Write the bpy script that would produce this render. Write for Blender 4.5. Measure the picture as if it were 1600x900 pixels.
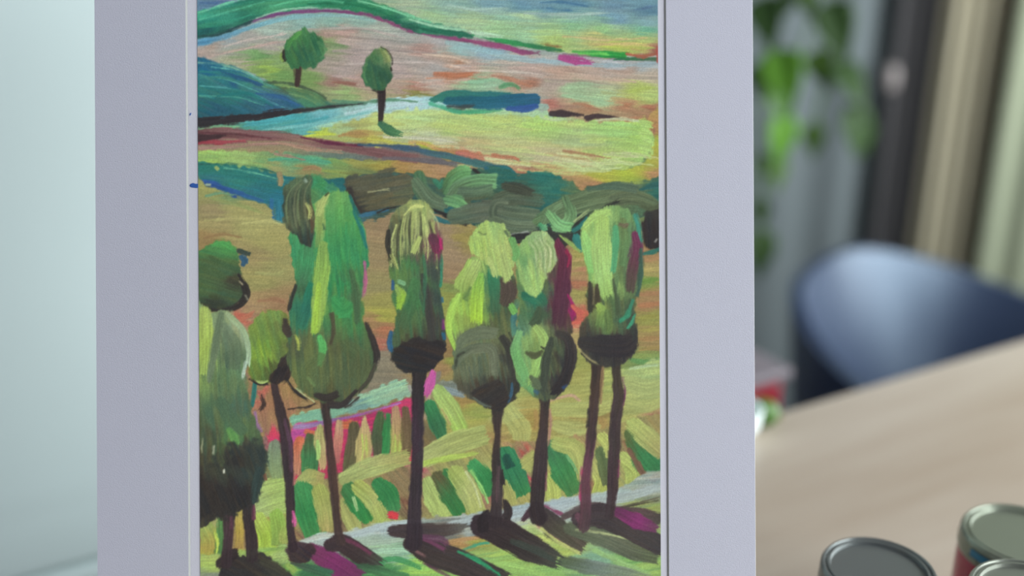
import bpy, bmesh, math, random
import numpy as np
from mathutils import Vector, Matrix
for o in list(bpy.data.objects): bpy.data.objects.remove(o)
scene = bpy.context.scene
COL = scene.collection
# ---------------------------------------------------------------- camera, sky, daylight, exposure
FPX = 1600.0                                     # focal length in pixels of the 1600 x 900 frame
PITCH = math.radians(20.0)
CAM_H = 0.445                                    # above the table top (z = 0)
FOCUS = 0.55                                     # distance of the artwork
cd = bpy.data.cameras.new('camera'); cam = bpy.data.objects.new('camera', cd); COL.objects.link(cam)
cd.sensor_width = 36.0; cd.lens = 36.0*FPX/1600.0; cd.clip_start = .01
cam.location = (0, 0, CAM_H); cam.rotation_euler = (math.pi/2-PITCH, 0, 0)
cd.dof.use_dof = True; cd.dof.focus_distance = FOCUS; cd.dof.aperture_fstop = 2.0
scene.camera = cam
w = bpy.data.worlds.new('sky'); scene.world = w; w.use_nodes = True
bg = w.node_tree.nodes['Background']; bg.inputs[0].default_value = (.84, .87, 1.0, 1); bg.inputs[1].default_value = .26
def area(name, loc, target, sx, sy, power, col):
    l = bpy.data.lights.new(name, 'AREA'); l.shape = 'RECTANGLE'; l.size = sx; l.size_y = sy; l.energy = power; l.color = col
    o = bpy.data.objects.new(name, l); COL.objects.link(o); o.location = loc
    o.rotation_euler = (Vector(target)-Vector(loc)).to_track_quat('-Z', 'Y').to_euler(); return o
# daylight entering through the window in the right-hand wall
area('window_daylight', (1.80, .50, .52), (0, .50, .52), 2.74, 1.90, 174, (.93, .985, 1.0))
vs = scene.view_settings
vs.view_transform = 'Standard'; vs.look = 'None'; vs.exposure = 0.0; vs.gamma = 1.0; vs.use_curve_mapping = False
# ---------------------------------------------------------------- helpers
R3 = Matrix.Rotation(math.pi/2-PITCH, 3, 'X')
def lin(c): return tuple((x/12.92 if x <= .04045 else ((x+.055)/1.055)**2.4) for x in c)
def rgb(r, g, b): return lin((r/255, g/255, b/255))+(1,)
def mat(name, col, rough=.6, spec=.3, noise=None, bump=None, metal=0., extra=None):
    """noise = (scale xyz, amount, second colour); bump = (scale, strength)"""
    m = bpy.data.materials.new(name); m.use_nodes = True; nt = m.node_tree; b = nt.nodes['Principled BSDF']
    b.inputs['Base Color'].default_value = col; b.inputs['Roughness'].default_value = rough
    b.inputs['Specular IOR Level'].default_value = spec; b.inputs['Metallic'].default_value = metal
    tc = nt.nodes.new('ShaderNodeTexCoord')
    if noise:
        mp = nt.nodes.new('ShaderNodeMapping'); mp.inputs['Scale'].default_value = noise[0]
        n = nt.nodes.new('ShaderNodeTexNoise'); n.inputs['Scale'].default_value = 1; n.inputs['Detail'].default_value = 5
        r = nt.nodes.new('ShaderNodeMapRange'); r.inputs['From Min'].default_value = .3; r.inputs['From Max'].default_value = .7; r.inputs['To Max'].default_value = noise[1]
        x = nt.nodes.new('ShaderNodeMix'); x.data_type = 'RGBA'; x.inputs[6].default_value = col; x.inputs[7].default_value = noise[2]
        nt.links.new(tc.outputs['Object'], mp.inputs[0]); nt.links.new(mp.outputs[0], n.inputs['Vector']); nt.links.new(n.outputs[0], r.inputs[0])
        nt.links.new(r.outputs[0], x.inputs[0]); nt.links.new(x.outputs[2], b.inputs['Base Color'])
    if bump:
        n2 = nt.nodes.new('ShaderNodeTexNoise'); n2.inputs['Scale'].default_value = bump[0]; n2.inputs['Detail'].default_value = 3
        bp = nt.nodes.new('ShaderNodeBump'); bp.inputs['Strength'].default_value = bump[1]; bp.inputs['Distance'].default_value = .001
        nt.links.new(tc.outputs['Object'], n2.inputs['Vector']); nt.links.new(n2.outputs[0], bp.inputs['Height']); nt.links.new(bp.outputs[0], b.inputs['Normal'])
    for k, v in (extra or {}).items(): b.inputs[k].default_value = v
    return m
def link(name, me, m=None, parent=None, smooth=False):
    o = bpy.data.objects.new(name, me); COL.objects.link(o)
    if m and not me.materials: me.materials.append(m)
    if smooth:
        me.polygons.foreach_set('use_smooth', [True]*len(me.polygons))
        if smooth != 'all': me.set_sharp_from_angle(angle=math.radians(38))
    if parent: o.parent = parent
    return o
def mesh(name, vs_, fs, m=None, parent=None, smooth=False):
    me = bpy.data.meshes.new(name); me.from_pydata([tuple(v) for v in vs_], [], fs); me.update()
    return link(name, me, m, parent, smooth)
def frombm(name, bm, m=None, parent=None, smooth=False):
    bmesh.ops.recalc_face_normals(bm, faces=bm.faces); me = bpy.data.meshes.new(name); bm.to_mesh(me); bm.free()
    return link(name, me, m, parent, smooth)
def tag(o, label=None, cat_=None, group=None, kind=None):
    if label: o['label'] = label
    if cat_: o['category'] = cat_
    if group: o['group'] = group
    if kind: o['kind'] = kind
    return o
def empty(name, loc=(0, 0, 0), rz=0.):
    o = bpy.data.objects.new(name, None); COL.objects.link(o); o.location = loc; o.rotation_euler = (0, 0, rz); o.empty_display_size = .05; return o
def box(name, lo, hi, m=None, parent=None, bev=0.):
    bm = bmesh.new(); bmesh.ops.create_cube(bm, size=1)
    for v in bm.verts: v.co = Vector([lo[i]+(v.co[i]+.5)*(hi[i]-lo[i]) for i in range(3)])
    if bev: bmesh.ops.bevel(bm, geom=bm.edges[:], offset=bev, segments=2, affect='EDGES', profile=.5)
    return frombm(name, bm, m, parent)
def lathe(name, prof, n=48, m=None, parent=None, smooth=True):
    V = []; F = []
    for i in range(n):
        a = 2*math.pi*i/n
        for r, z in prof: V.append((r*math.cos(a), r*math.sin(a), z))
    k = len(prof)
    for i in range(n):
        for j in range(k-1): F.append((i*k+j, ((i+1) % n)*k+j, ((i+1) % n)*k+j+1, i*k+j+1))
    bm = bmesh.new(); vv = [bm.verts.new(v) for v in V]
    for f in F:
        try: bm.faces.new([vv[i] for i in f])
        except ValueError: pass
    bmesh.ops.remove_doubles(bm, verts=bm.verts, dist=1e-6)
    return frombm(name, bm, m, parent, smooth)
def tube(name, pts, r, m=None, parent=None, n=8):
    P = [Vector(p) for p in pts]; V = []; F = []
    rr = r if isinstance(r, (list, tuple)) else [r]*len(P)
    for i, p in enumerate(P):
        t = (P[min(i+1, len(P)-1)]-P[max(i-1, 0)]).normalized(); a = t.orthogonal().normalized() if i == 0 else (a-t*a.dot(t)).normalized(); b = t.cross(a)
        for k in range(n): an = 2*math.pi*k/n; V.append(p+(a*math.cos(an)+b*math.sin(an))*rr[i])
    for i in range(len(P)-1):
        for k in range(n): F.append((i*n+k, i*n+(k+1) % n, (i+1)*n+(k+1) % n, (i+1)*n+k))
    F.append(tuple(range(n))[::-1]); F.append(tuple(range((len(P)-1)*n, len(P)*n)))
    return mesh(name, V, F, m, parent, True)
def ray(px, py):
    return R3 @ Vector(((px-800)/FPX, -(py-450)/FPX, -1))
EDGE_A = math.radians(29.37)                     # the table stands at this angle to the artwork
E = Vector((math.cos(EDGE_A), math.sin(EDGE_A), 0)); N = Vector((math.sin(EDGE_A), -math.cos(EDGE_A), 0))
# ---------------------------------------------------------------- painter: the acrylic picture, stroke by stroke
PX0, PY0, PW, PH = 300, -64, 742, 1048           # canvas window in painting units
CV = np.zeros((PH, PW, 3), np.float32) + 0.62    # colour of the paint (display values)
HT = np.zeros((PH, PW), np.float32)              # thickness of the paint
OW = np.zeros((PH, PW), np.int16)                # which painted motif lies on top
CUR = [0]
RS = np.random.RandomState(7)
TB = RS.rand(256, 256).astype(np.float32)
def vn(x, y):
    xi = np.floor(x).astype(np.int64); yi = np.floor(y).astype(np.int64)
    fx = x - xi; fy = y - yi
    fx = fx*fx*(3-2*fx); fy = fy*fy*(3-2*fy)
    a = TB[yi & 255, xi & 255]; b = TB[yi & 255, (xi+1) & 255]
    c = TB[(yi+1) & 255, xi & 255]; d = TB[(yi+1) & 255, (xi+1) & 255]
    return (a*(1-fx)+b*fx)*(1-fy) + (c*(1-fx)+d*fx)*fy
def sst(x): 
    x = np.clip(x, 0, 1); return x*x*(3-2*x)
def hx(c):
    if isinstance(c, str): return np.array([int(c[i:i+2], 16) for i in (0, 2, 4)], np.float32)/255
    return np.array(c, np.float32)/255
def cat(pts, step=4.):
    p = np.array(pts, np.float64)
    if len(p) == 2:
        n = max(2, int(np.hypot(*(p[1]-p[0]))/step)+1); t = np.linspace(0, 1, n)
        return p[0]+(p[1]-p[0])*t[:, None], t
    q = np.vstack([2*p[0]-p[1], p, 2*p[-1]-p[-2]]); out = []; par = []
    for i in range(len(p)-1):
        a, b, c, d = q[i:i+4]; n = max(2, int(np.hypot(*(c-b))/step)+1)
        t = np.linspace(0, 1, n, endpoint=(i == len(p)-2))[:, None]
        out.append(.5*((2*b)+(c-a)*t+(2*a-5*b+4*c-d)*t*t+(3*b-a-3*c+d)*t**3)); par.append((i+t[:, 0])/(len(p)-1))
    return np.vstack(out), np.concatenate(par)
def win(x0, y0, x1, y1):
    x0 = int(max(math.floor(x0), PX0)); y0 = int(max(math.floor(y0), PY0))
    x1 = int(min(math.ceil(x1), PX0+PW-1)); y1 = int(min(math.ceil(y1), PY0+PH-1))
    if x1 <= x0 or y1 <= y0: return None
    X, Y = np.meshgrid(np.arange(x0, x1+1, dtype=np.float64), np.arange(y0, y1+1, dtype=np.float64))
    return (slice(y0-PY0, y1+1-PY0), slice(x0-PX0, x1+1-PX0)), X, Y
def lay(sl, a, col, h):
    a3 = a[..., None].astype(np.float32)
    CV[sl] = CV[sl]*(1-a3)+col.astype(np.float32)*a3
    HT[sl] = HT[sl]*(1-.6*a)+h*a
    if CUR[0] >= 0: OW[sl][a > .55] = CUR[0]
def S(pts, w, cols, op=.95, st=.16, dry=0., rag=.25, soft=1.7, rough=1., cross=None, h=1., jit=.02, lane=1.2):
    lane = min(lane, 1.35); st = st*.8
    """one loaded brush stroke along pts; w = width(s); cols = colour(s) along it; dry = broken paint; rag = ragged end"""
    P, par = cat(pts)
    w = np.atleast_1d(np.array(w, np.float64)); W = np.interp(par, np.linspace(0, 1, len(w)), w)/2
    if not isinstance(cols, list): cols = [cols]
    K = np.array([hx(c) for c in cols])
    m = W.max()+3
    r = win(P[:, 0].min()-m, P[:, 1].min()-m, P[:, 0].max()+m, P[:, 1].max()+m)
    if r is None: return
    sl, X, Y = r
    T = np.gradient(P, axis=0); T /= np.hypot(T[:, 0], T[:, 1])[:, None]+1e-9
    U = np.concatenate([[0], np.cumsum(np.hypot(*np.diff(P, axis=0).T))]); L = U[-1]
    sh = X.shape; xf = X.ravel(); yf = Y.ravel(); B2 = np.full(sh, 1e18); I2 = np.zeros(sh, np.int64); x0 = int(X[0, 0]); y0 = int(Y[0, 0]); q = int(m)+4
    for i in range(len(P)):
        ax, ay = int(P[i, 0])-x0, int(P[i, 1])-y0
        if ax+q < 0 or ay+q < 0: continue
        k = (slice(max(ay-q, 0), ay+q), slice(max(ax-q, 0), ax+q))
        d = (X[k]-P[i, 0])**2+(Y[k]-P[i, 1])**2; z = d < B2[k]; B2[k] = np.where(z, d, B2[k]); I2[k] = np.where(z, i, I2[k])
    bi = I2.ravel(); far = (B2 > 1e17).ravel()
    dx = xf-P[bi, 0]; dy = yf-P[bi, 1]
    u = U[bi]+dx*T[bi, 0]+dy*T[bi, 1]; v = -dx*T[bi, 1]+dy*T[bi, 0]; hw = W[bi]
    sd = RS.rand()*200
    n1 = vn(v/lane+sd, np.full_like(v, sd)); n2 = vn(u/22+sd, v/lane+sd*1.7); n3 = vn(u/60+sd, v/(lane*2.4)+sd*.7)
    nb = vn(xf/5+sd, yf/5)*.6+vn(xf/13+sd, yf/13+sd)*.8+vn(xf/2.2, yf/2.2)*.3-.35
    over = np.maximum(np.maximum(-u, u-L), 0)
    d = np.hypot(np.where(over > 0, over, 0), v)
    a = sst((hw-d+rough*(n2-.5)*2.5+rough*(nb-.5)*2)/max(soft, .3)*.5+.5)
    if rag > 0:
        e = rag*np.minimum(L*.5, 30)*n1+1
        a = a*sst((L+hw*.4-u-e*1.2)/3+.5)
    if dry > 0:
        t = u/max(L, 1)
        th = dry*(.35+.65*t)
        a = a*sst((.45*n2+.27*n1+.28*vn(xf/1.3, yf/1.3)-th+.12)/.16)
    a[far] = 0
    a = (a*op).reshape(sh)
    t = np.clip(u/max(L, 1e-6), 0, 1)
    if len(K) == 1: col = np.repeat(K, xf.size, 0)
    else:
        tt = np.linspace(0, 1, len(K)); t2 = np.clip(t+(n3-.5)*.2, 0, 1)
        col = np.stack([np.interp(t2, tt, K[:, c]) for c in range(3)], 1)
    if cross is not None:
        q = sst((v/np.maximum(hw, 1e-6)+(n3-.5)*.9)*.6+.5)[:, None]; col = col*(1-q)+hx(cross)*q
    col = col*(1+st*(n2*.6+n3*.4-.5)*2)[:, None]+((n1-.5)*jit)[:, None]*np.array([1., .2, -.6])
    lay(sl, a, np.clip(col, 0.02, 1).reshape(sh+(3,)), (h*(.3+.9*n2*.6+.5*n1)).reshape(sh))
def inside(poly, X, Y):
    p = np.array(poly); c = np.zeros(X.shape, bool); y0 = Y[0, 0]; j = len(p)-1
    for i in range(len(p)):
        xi, yi = p[i]; xj, yj = p[j]; j = i
        if yi == yj: continue
        r0 = max(int(math.floor(min(yi, yj)-y0)), 0); r1 = int(math.ceil(max(yi, yj)-y0))+1
        if r1 <= r0: continue
        k = slice(r0, r1); y = Y[k]
        c[k] ^= ((yi > y) != (yj > y)) & (X[k] < (xj-xi)*(y-yi)/(yj-yi)+xi)
    return c
def edged(poly, X, Y):
    p = np.array(poly, np.float64); d = np.full(X.shape, 14.); q = np.roll(p, -1, 0); x0 = X[0, 0]; y0 = Y[0, 0]
    for a, b in zip(p, q):
        j0, j1 = int(min(a[0], b[0])-14-x0), int(max(a[0], b[0])+15-x0); i0, i1 = int(min(a[1], b[1])-14-y0), int(max(a[1], b[1])+15-y0)
        if j1 <= 0 or i1 <= 0: continue
        k = (slice(max(i0, 0), i1), slice(max(j0, 0), j1)); e = b-a
        x, y = X[k]-a[0], Y[k]-a[1]
        t = np.clip((x*e[0]+y*e[1])/(e@e+1e-9), 0, 1); d[k] = np.minimum(d[k], np.hypot(x-t*e[0], y-t*e[1]))
    return np.where(inside(poly, X, Y), d, -d)
def smooth(poly):
    p = list(poly); P, _ = cat(p+[p[0], p[1]], 4); P0, _ = cat(p, 4)
    q, _ = cat([p[-1]]+p+[p[0], p[1]], 4)
    # closed curve: drop the lead-in and lead-out spans
    k = [np.argmin(np.hypot(*(q-np.array(z)).T)) for z in (p[0],)][0]
    e = len(q)-np.argmin(np.hypot(*(q[::-1]-np.array(p[0])).T))
    return q[k:e]
def A(poly, smp, ang=0., n=0, ln=30, w=5, op=.95, st=.12, soft=2., rough=1.5, dry=.25, jit=.06, sm=True, h=.8, pw=3., bend=None, fine=.10, hot=1.):
    """an area of paint: colours blended between samples (x, y, colour), worked over with n brush marks at angle ang"""
    if not isinstance(smp, list): smp = [(0, 0, smp)]
    poly = smooth(poly) if sm else np.array(poly, float)
    r = win(poly[:, 0].min()-4, poly[:, 1].min()-4, poly[:, 0].max()+4, poly[:, 1].max()+4)
    if r is None: return
    sl, X, Y = r
    sx = np.array([s[0] for s in smp], float); sy = np.array([s[1] for s in smp], float); sc = np.array([hx(s[2]) for s in smp])
    sw = np.where(sc[:, 0]-sc[:, 1] > .18, hot, 1.)
    def colat(x, y):
        wt = sw/((x[..., None]-sx)**2+(1.6*(y[..., None]-sy))**2+9)**(pw/2)
        return (wt@sc)/wt.sum(-1)[..., None]
    gx = np.arange(poly[:, 0].min()-40, poly[:, 0].max()+44, 4.); gy = np.arange(poly[:, 1].min()-40, poly[:, 1].max()+44, 4.)
    G = colat(*np.meshgrid(gx, gy))
    def colgrid(x, y):
        fx = np.clip((x-gx[0])/4, 0, len(gx)-1.001); fy = np.clip((y-gy[0])/4, 0, len(gy)-1.001)
        ix = fx.astype(int); iy = fy.astype(int); fx = (fx-ix)[..., None]; fy = (fy-iy)[..., None]
        return (G[iy, ix]*(1-fx)+G[iy, ix+1]*fx)*(1-fy)+(G[iy+1, ix]*(1-fx)+G[iy+1, ix+1]*fx)*fy
    sd = RS.rand()*100
    ca, sa = math.cos(ang), math.sin(ang)
    u = X*ca+Y*sa; v = -X*sa+Y*ca
    wob = vn(u/70+sd, v/40)*9
    n2 = vn(u/26+sd, (v+wob)/1.5+sd); n3 = vn(u/60, (v+wob)/4+sd*2); nb = vn(X/7+sd, Y/7)
    ed = edged(poly, X, Y)
    def isin(x, y): i, j = int(y-Y[0, 0]), int(x-X[0, 0]); return 0 <= i < ed.shape[0] and 0 <= j < ed.shape[1] and ed[i, j] > 0
    a = sst((ed+rough*(n2-.5)*1.6+rough*(nb-.5)*3.4)/soft*.5+.5)*op
    col = colgrid(X+(n3-.5)*26*ca-(n2-.5)*8*sa, Y+(n3-.5)*26*sa+(n2-.5)*8*ca)
    col = col*(1+st*(n2*.55+n3*.45-.5)*2)[..., None]+((n3-.5)*jit)[..., None]*np.array([1., .1, -.7])
    col = col*(1+fine*(vn(X/1.1, Y/1.1)-.5))[..., None]
    lay(sl, a, np.clip(col, .02, 1), h*(.3+n2*.7))
    lo, hi = poly.min(0), poly.max(0)
    for _ in range(n):
        for _t in range(20):
            x = lo[0]+RS.rand()*(hi[0]-lo[0]); y = lo[1]+RS.rand()*(hi[1]-lo[1])
            if isin(x, y): break
        an = ang+(RS.rand()-.5)*.25
        if bend: an = bend(x, y)+(RS.rand()-.5)*.2
        l = ln*(.5+RS.rand()); dx, dy = l/2*math.cos(an), l/2*math.sin(an)
        for _t in range(4):
            if isin(x-dx, y-dy) and isin(x+dx, y+dy): break
            dx *= .6; dy *= .6
        c0 = colat(np.array([x]), np.array([y]))[0]*(1+(RS.rand()-.5)*.16)+(RS.rand()-.5)*jit*np.array([1, .1, -.7])
        k = 2*(RS.rand()-.5)
        S([(x-dx, y-dy), (x+k*math.sin(an), y-k*math.cos(an)), (x+dx, y+dy)], [w*.6, w*(.7+.6*RS.rand()), w*.5], tuple(np.clip(c0, 0, 1)*255),
          op=.6, dry=dry+RS.rand()*.25, rag=.6, st=st, h=h)
# ---------------------------------------------------------------- the room
M_wall = mat('grey plaster', rgb(150, 158, 160), .9, .1, noise=((3, 3, 3), .25, rgb(130, 140, 142)))
M_white = mat('white paint', rgb(225, 226, 224), .5, .3)
M_floor = mat('dark floor boards', rgb(92, 84, 76), .6, .3, noise=((2, 30, 2), .6, rgb(70, 62, 56)))
tag(box('floor', (-2.4, -1.6, -.80), (1.9, 2.45, -.75), M_floor), kind='structure')
tag(box('wall_back', (-2.4, 2.32, -.75), (1.9, 2.44, 1.75), M_wall), kind='structure')
tag(box('baseboard_back', (-2.4, 2.305, -.75), (1.7, 2.32, -.66), M_white), kind='structure')
bm = bmesh.new()
def addbox(bm, lo, hi):
    r = bmesh.ops.create_cube(bm, size=1)
    for v in r['verts']: v.co = Vector([lo[i]+(v.co[i]+.5)*(hi[i]-lo[i]) for i in range(3)])
for lo, hi in (((1.7, -1.6, -.75), (1.82, 2.32, -.45)), ((1.7, -1.6, 1.5), (1.82, 2.32, 1.75)), ((1.7, -1.6, -.45), (1.82, -.9, 1.5)), ((1.7, 1.9, -.45), (1.82, 2.32, 1.5))): addbox(bm, lo, hi)
tag(frombm('wall_right', bm, M_wall), kind='structure')
wf = bmesh.new()
for lo, hi in (((1.70, -.9, -.45), (1.76, -.85, 1.5)), ((1.70, 1.85, -.45), (1.76, 1.9, 1.5)), ((1.70, -.85, -.45), (1.76, 1.85, -.09)), ((1.70, -.85, 1.45), (1.76, 1.85, 1.5))): addbox(wf, lo, hi)
tag(frombm('window_1', wf, M_white), kind='structure')
# curtains on the back wall: folded cloth hung from floor to ceiling
def curtain(name, x0, x1, y, folds, depth, m, label, seed=0, zt=1.70):
    rnd = random.Random(seed); n = 120; V = []; F = []; ph = rnd.random()*6
    fr = [(folds*(.7+.6*rnd.random()), rnd.random()*6, .5+rnd.random()*.5) for _ in range(3)]
    zs = [-.72, -.3, .1, .5, 1.0, zt]
    for side in (0, 1):
        for i in range(n+1):
            t = i/n
            for z in zs:
                s = sum(a*math.sin(2*math.pi*f*t+p+.15*z) for f, p, a in fr)/2
                V.append((x0+(x1-x0)*t, y+depth*s+.006*side, z))
    k = len(zs); half = (n+1)*k
    for i in range(n):
        for j in range(k-1):
            a = i*k+j; F.append((a, a+k, a+k+1, a+1)); F.append((half+a, half+a+1, half+a+k+1, half+a+k))
    for i in range(n):
        for j in (0, k-1): a = i*k+j; F.append((a, half+a, half+a+k, a+k))
    for i in (0, n):
        for j in range(k-1): a = i*k+j; F.append((a, a+1, half+a+1, half+a))
    o = mesh(name, V, F, m, None, True); tag(o, label, 'curtain'); return o
def cloth(name, c, c2): return mat(name, c, .9, .1, noise=((30, 30, 4), .5, c2))
curtain('curtain', .10, .822, 2.25, 5, .016, cloth('blue grey voile', rgb(105, 113, 115), rgb(91, 99, 101)), 'blue-grey voile curtain hanging behind the trailing plant', 3)
curtain('curtain', .814, .903, 2.222, 1.2, .008, cloth('charcoal cloth', rgb(62, 61, 62), rgb(54, 53, 54)), 'narrow dark charcoal curtain strip between the blue-grey and taupe curtains', 5)
curtain('curtain', .897, 1.045, 2.190, 3.4, .016, cloth('taupe cloth', rgb(152, 146, 126), rgb(138, 132, 113)), 'taupe curtain with deep vertical folds above the navy chair', 8)
curtain('curtain', 1.028, 1.66, 2.150, 6, .022, cloth('sage cloth', rgb(134, 140, 119), rgb(122, 128, 108)), 'pale sage curtain at the right edge, the brightest of the curtains', 12)
M_pale = mat('pale plastic', rgb(140, 132, 130), .4, .4)
tb = empty('curtain_tieback', (.800, 2.185, .122)); tag(tb, 'small pale oval tieback knob on the dark curtain strip', 'tieback')
o = lathe('knob', [(0, -.012), (.014, -.010), (.018, 0), (.014, .010), (0, .014)], 24, M_pale, tb); o.scale = (1, 1, 2.2); o.rotation_euler = (0, 0, 0)
o = lathe('bracket', [(0, 0), (.006, 0), (.006, .03), (0, .03)], 12, M_pale, tb); o.rotation_euler = (-math.pi/2, 0, 0)
# ---------------------------------------------------------------- tall white cabinet beyond the table, left
M_cab = mat('white lacquer', rgb(190, 206, 206), .35, .4)
cb = empty('tall_cabinet', Vector((-.372, .75, -.75)), EDGE_A); tag(cb, 'tall smooth white cabinet standing behind the left side of the artwork', 'cabinet')
box('body', (-.50, .022, 0), (.20, .42, 1.9), M_cab, cb, .004)
box('plinth', (-.48, .05, -.0), (.18, .40, .06), M_cab, cb)
box('door', (-.498, 0, .668), (.198, .02, 1.895), M_cab, cb, .006)
dr = box('drawer', (-.498, -.004, .06), (.198, .02, .6665), M_cab, cb, .010)
# ---------------------------------------------------------------- table
M_wood = mat('pale oak', rgb(172, 161, 148), .38, .5, noise=((1.8, 14, 10), .85, rgb(140, 122, 104)), bump=(60, .05))
TA = Vector((.229, .863, 0))
tt = empty('dining_table', (TA.x, TA.y, -.75), EDGE_A); tag(tt, 'pale oak table whose far edge runs up to the right under the jars', 'table')
o = box('table_top', (-.85, -.95, .72), (1.05, 0, .75), M_wood, tt, .004)
for x in (-.80, .93):
    for y in (-.88, -.13): box('leg', (x, y, 0), (x+.07, y+.07, .72), M_wood, tt, .004)
# ---------------------------------------------------------------- navy tub chair
M_navy = mat('navy shell', rgb(32, 43, 68), .38, .8, bump=(300, .03), extra={'Specular Tint': (.66, .84, 1, 1), 'IOR': 1.55})
M_metal = mat('black steel', rgb(40, 40, 44), .4, .5, metal=.6)
def tub(cx, cy, ang):
    root = empty('tub_chair', (cx, cy, -.75), ang)   # local +y is the front of the chair
    tag(root, 'dark navy tub chair with a curved shiny back beyond the table', 'chair')
    n = 56; lv = 12; V = []; F = []
    def pt(th, s, inner):
        a = th; ca, sa = math.cos(a), math.sin(a)          # th = -pi/2 is the back centre
        back = abs((th+math.pi/2))/math.radians(128)
        top = .670-.150*max(0, (back-.20)/.80)**1.2
        rx, ry = .315, .30
        z = .37+(top-.37)*s
        flare = 1-(.30 if inner else .10)*(1-s)
        k = 0.018 if inner else 0
        p = 2.2; c = abs(ca)**(2/p)*(1 if ca > 0 else -1); d = abs(sa)**(2/p)*(1 if sa > 0 else -1)
        return Vector(((rx*flare-k)*c, (ry*flare-k)*d, z))
    ths = [-math.pi/2+math.radians(128)*(2*i/n-1) for i in range(n+1)]
    for inner in (0, 1):
        for th in ths:
            for j in range(lv+1): V.append(pt(th, j/lv, inner))
    k = lv+1; h = (n+1)*k
    for i in range(n):
        for j in range(lv):
            a = i*k+j; F.append((a, a+k, a+k+1, a+1)); F.append((h+a, h+a+1, h+a+k+1, h+a+k))
        a = i*k+lv; F.append((a, a+k, h+a+k, h+a)); a = i*k; F.append((a, h+a, h+a+k, a+k))
    for i in (0, n):
        for j in range(lv): a = i*k+j; F.append((a, a+1, h+a+1, h+a))
    mesh('shell', V, F, M_navy, root, True)
    bm = bmesh.new(); bmesh.ops.create_uvsphere(bm, u_segments=32, v_segments=16, radius=1)
    for v in bm.verts:
        p = v.co; x = math.copysign(abs(p.x)**.6, p.x)*.20; y = math.copysign(abs(p.y)**.6, p.y)*.185; z = .355+math.copysign(abs(p.z)**.5, p.z)*.035; v.co = (x, y, z)
    frombm('seat', bm, M_navy, root, True)
    for sx in (-1, 1):
        for sy in (-1, 1): tube('leg', [(.14*sx, .13*sy, .34), (.24*sx, .22*sy, 0)], [.014, .010], M_metal, root)
    return root
tub(.716, 1.375, EDGE_A+math.pi+.46)
# ---------------------------------------------------------------- box standing behind the table
M_red = mat('red plastic', rgb(150, 24, 44), .4, .4); M_lidp = mat('cloudy plastic', rgb(118, 110, 116), .4, .4)
bx = empty('storage_box', Vector((.20, 1.02, -.75)), EDGE_A); tag(bx, 'tall red box with a pale grey lid beyond the table, left of the navy chair', 'box')
box('body', (-.12, .0, .0), (.135, .058, .688), M_red, bx, .008)
box('lid', (-.13, -.008, .688), (.142, .066, .702), M_lidp, bx, .005)
# ---------------------------------------------------------------- cup and lime on the table edge
M_cer = mat('white glaze', rgb(226, 236, 236), .25, .5)
cp = empty('cup', (.1985, .835, 0)); tag(cp, 'white ceramic cup just behind the right edge of the artwork', 'cup')
lathe('bowl', [(0, .004), (.016, .004), (.018, 0), (.021, .002), (.027, .011), (.029, .026), (.027, .027), (.024, .012), (.016, .007), (0, .007)], 40, M_cer, cp)
tube('handle', [(-.027, 0, .023), (-.037, 0, .022), (-.040, 0, .017), (-.036, 0, .012), (-.0255, 0, .010)], .0025, M_cer, cp)
M_lime = mat('lime skin', rgb(70, 108, 40), .4, .4, noise=((120, 120, 120), .4, rgb(60, 94, 36)), bump=(500, .2))
lm = empty('lime', (.232, .850, 0)); tag(lm, 'green lime lying at the table edge beside the white cup', 'fruit')
o = lathe('fruit', [(0, -.018), (.003, -.017), (.008, -.013), (.012, -.007), (.0135, 0), (.012, .007), (.008, .012), (.003, .0155), (0, .016)], 32, M_lime, lm); o.rotation_euler = (math.pi/2, 0, 1.0); o.location = (0, 0, .0135)
o = lathe('stem_scar', [(0, 0), (.003, 0), (.0035, .001), (.002, .002), (0, .002)], 12, mat('stem', rgb(110, 100, 60), .8), lm); o.rotation_euler = (math.pi/2, 0, 1.0); o.location = Vector((math.sin(1.0), -math.cos(1.0), 0))*.0155+Vector((0, 0, .0135))
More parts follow.
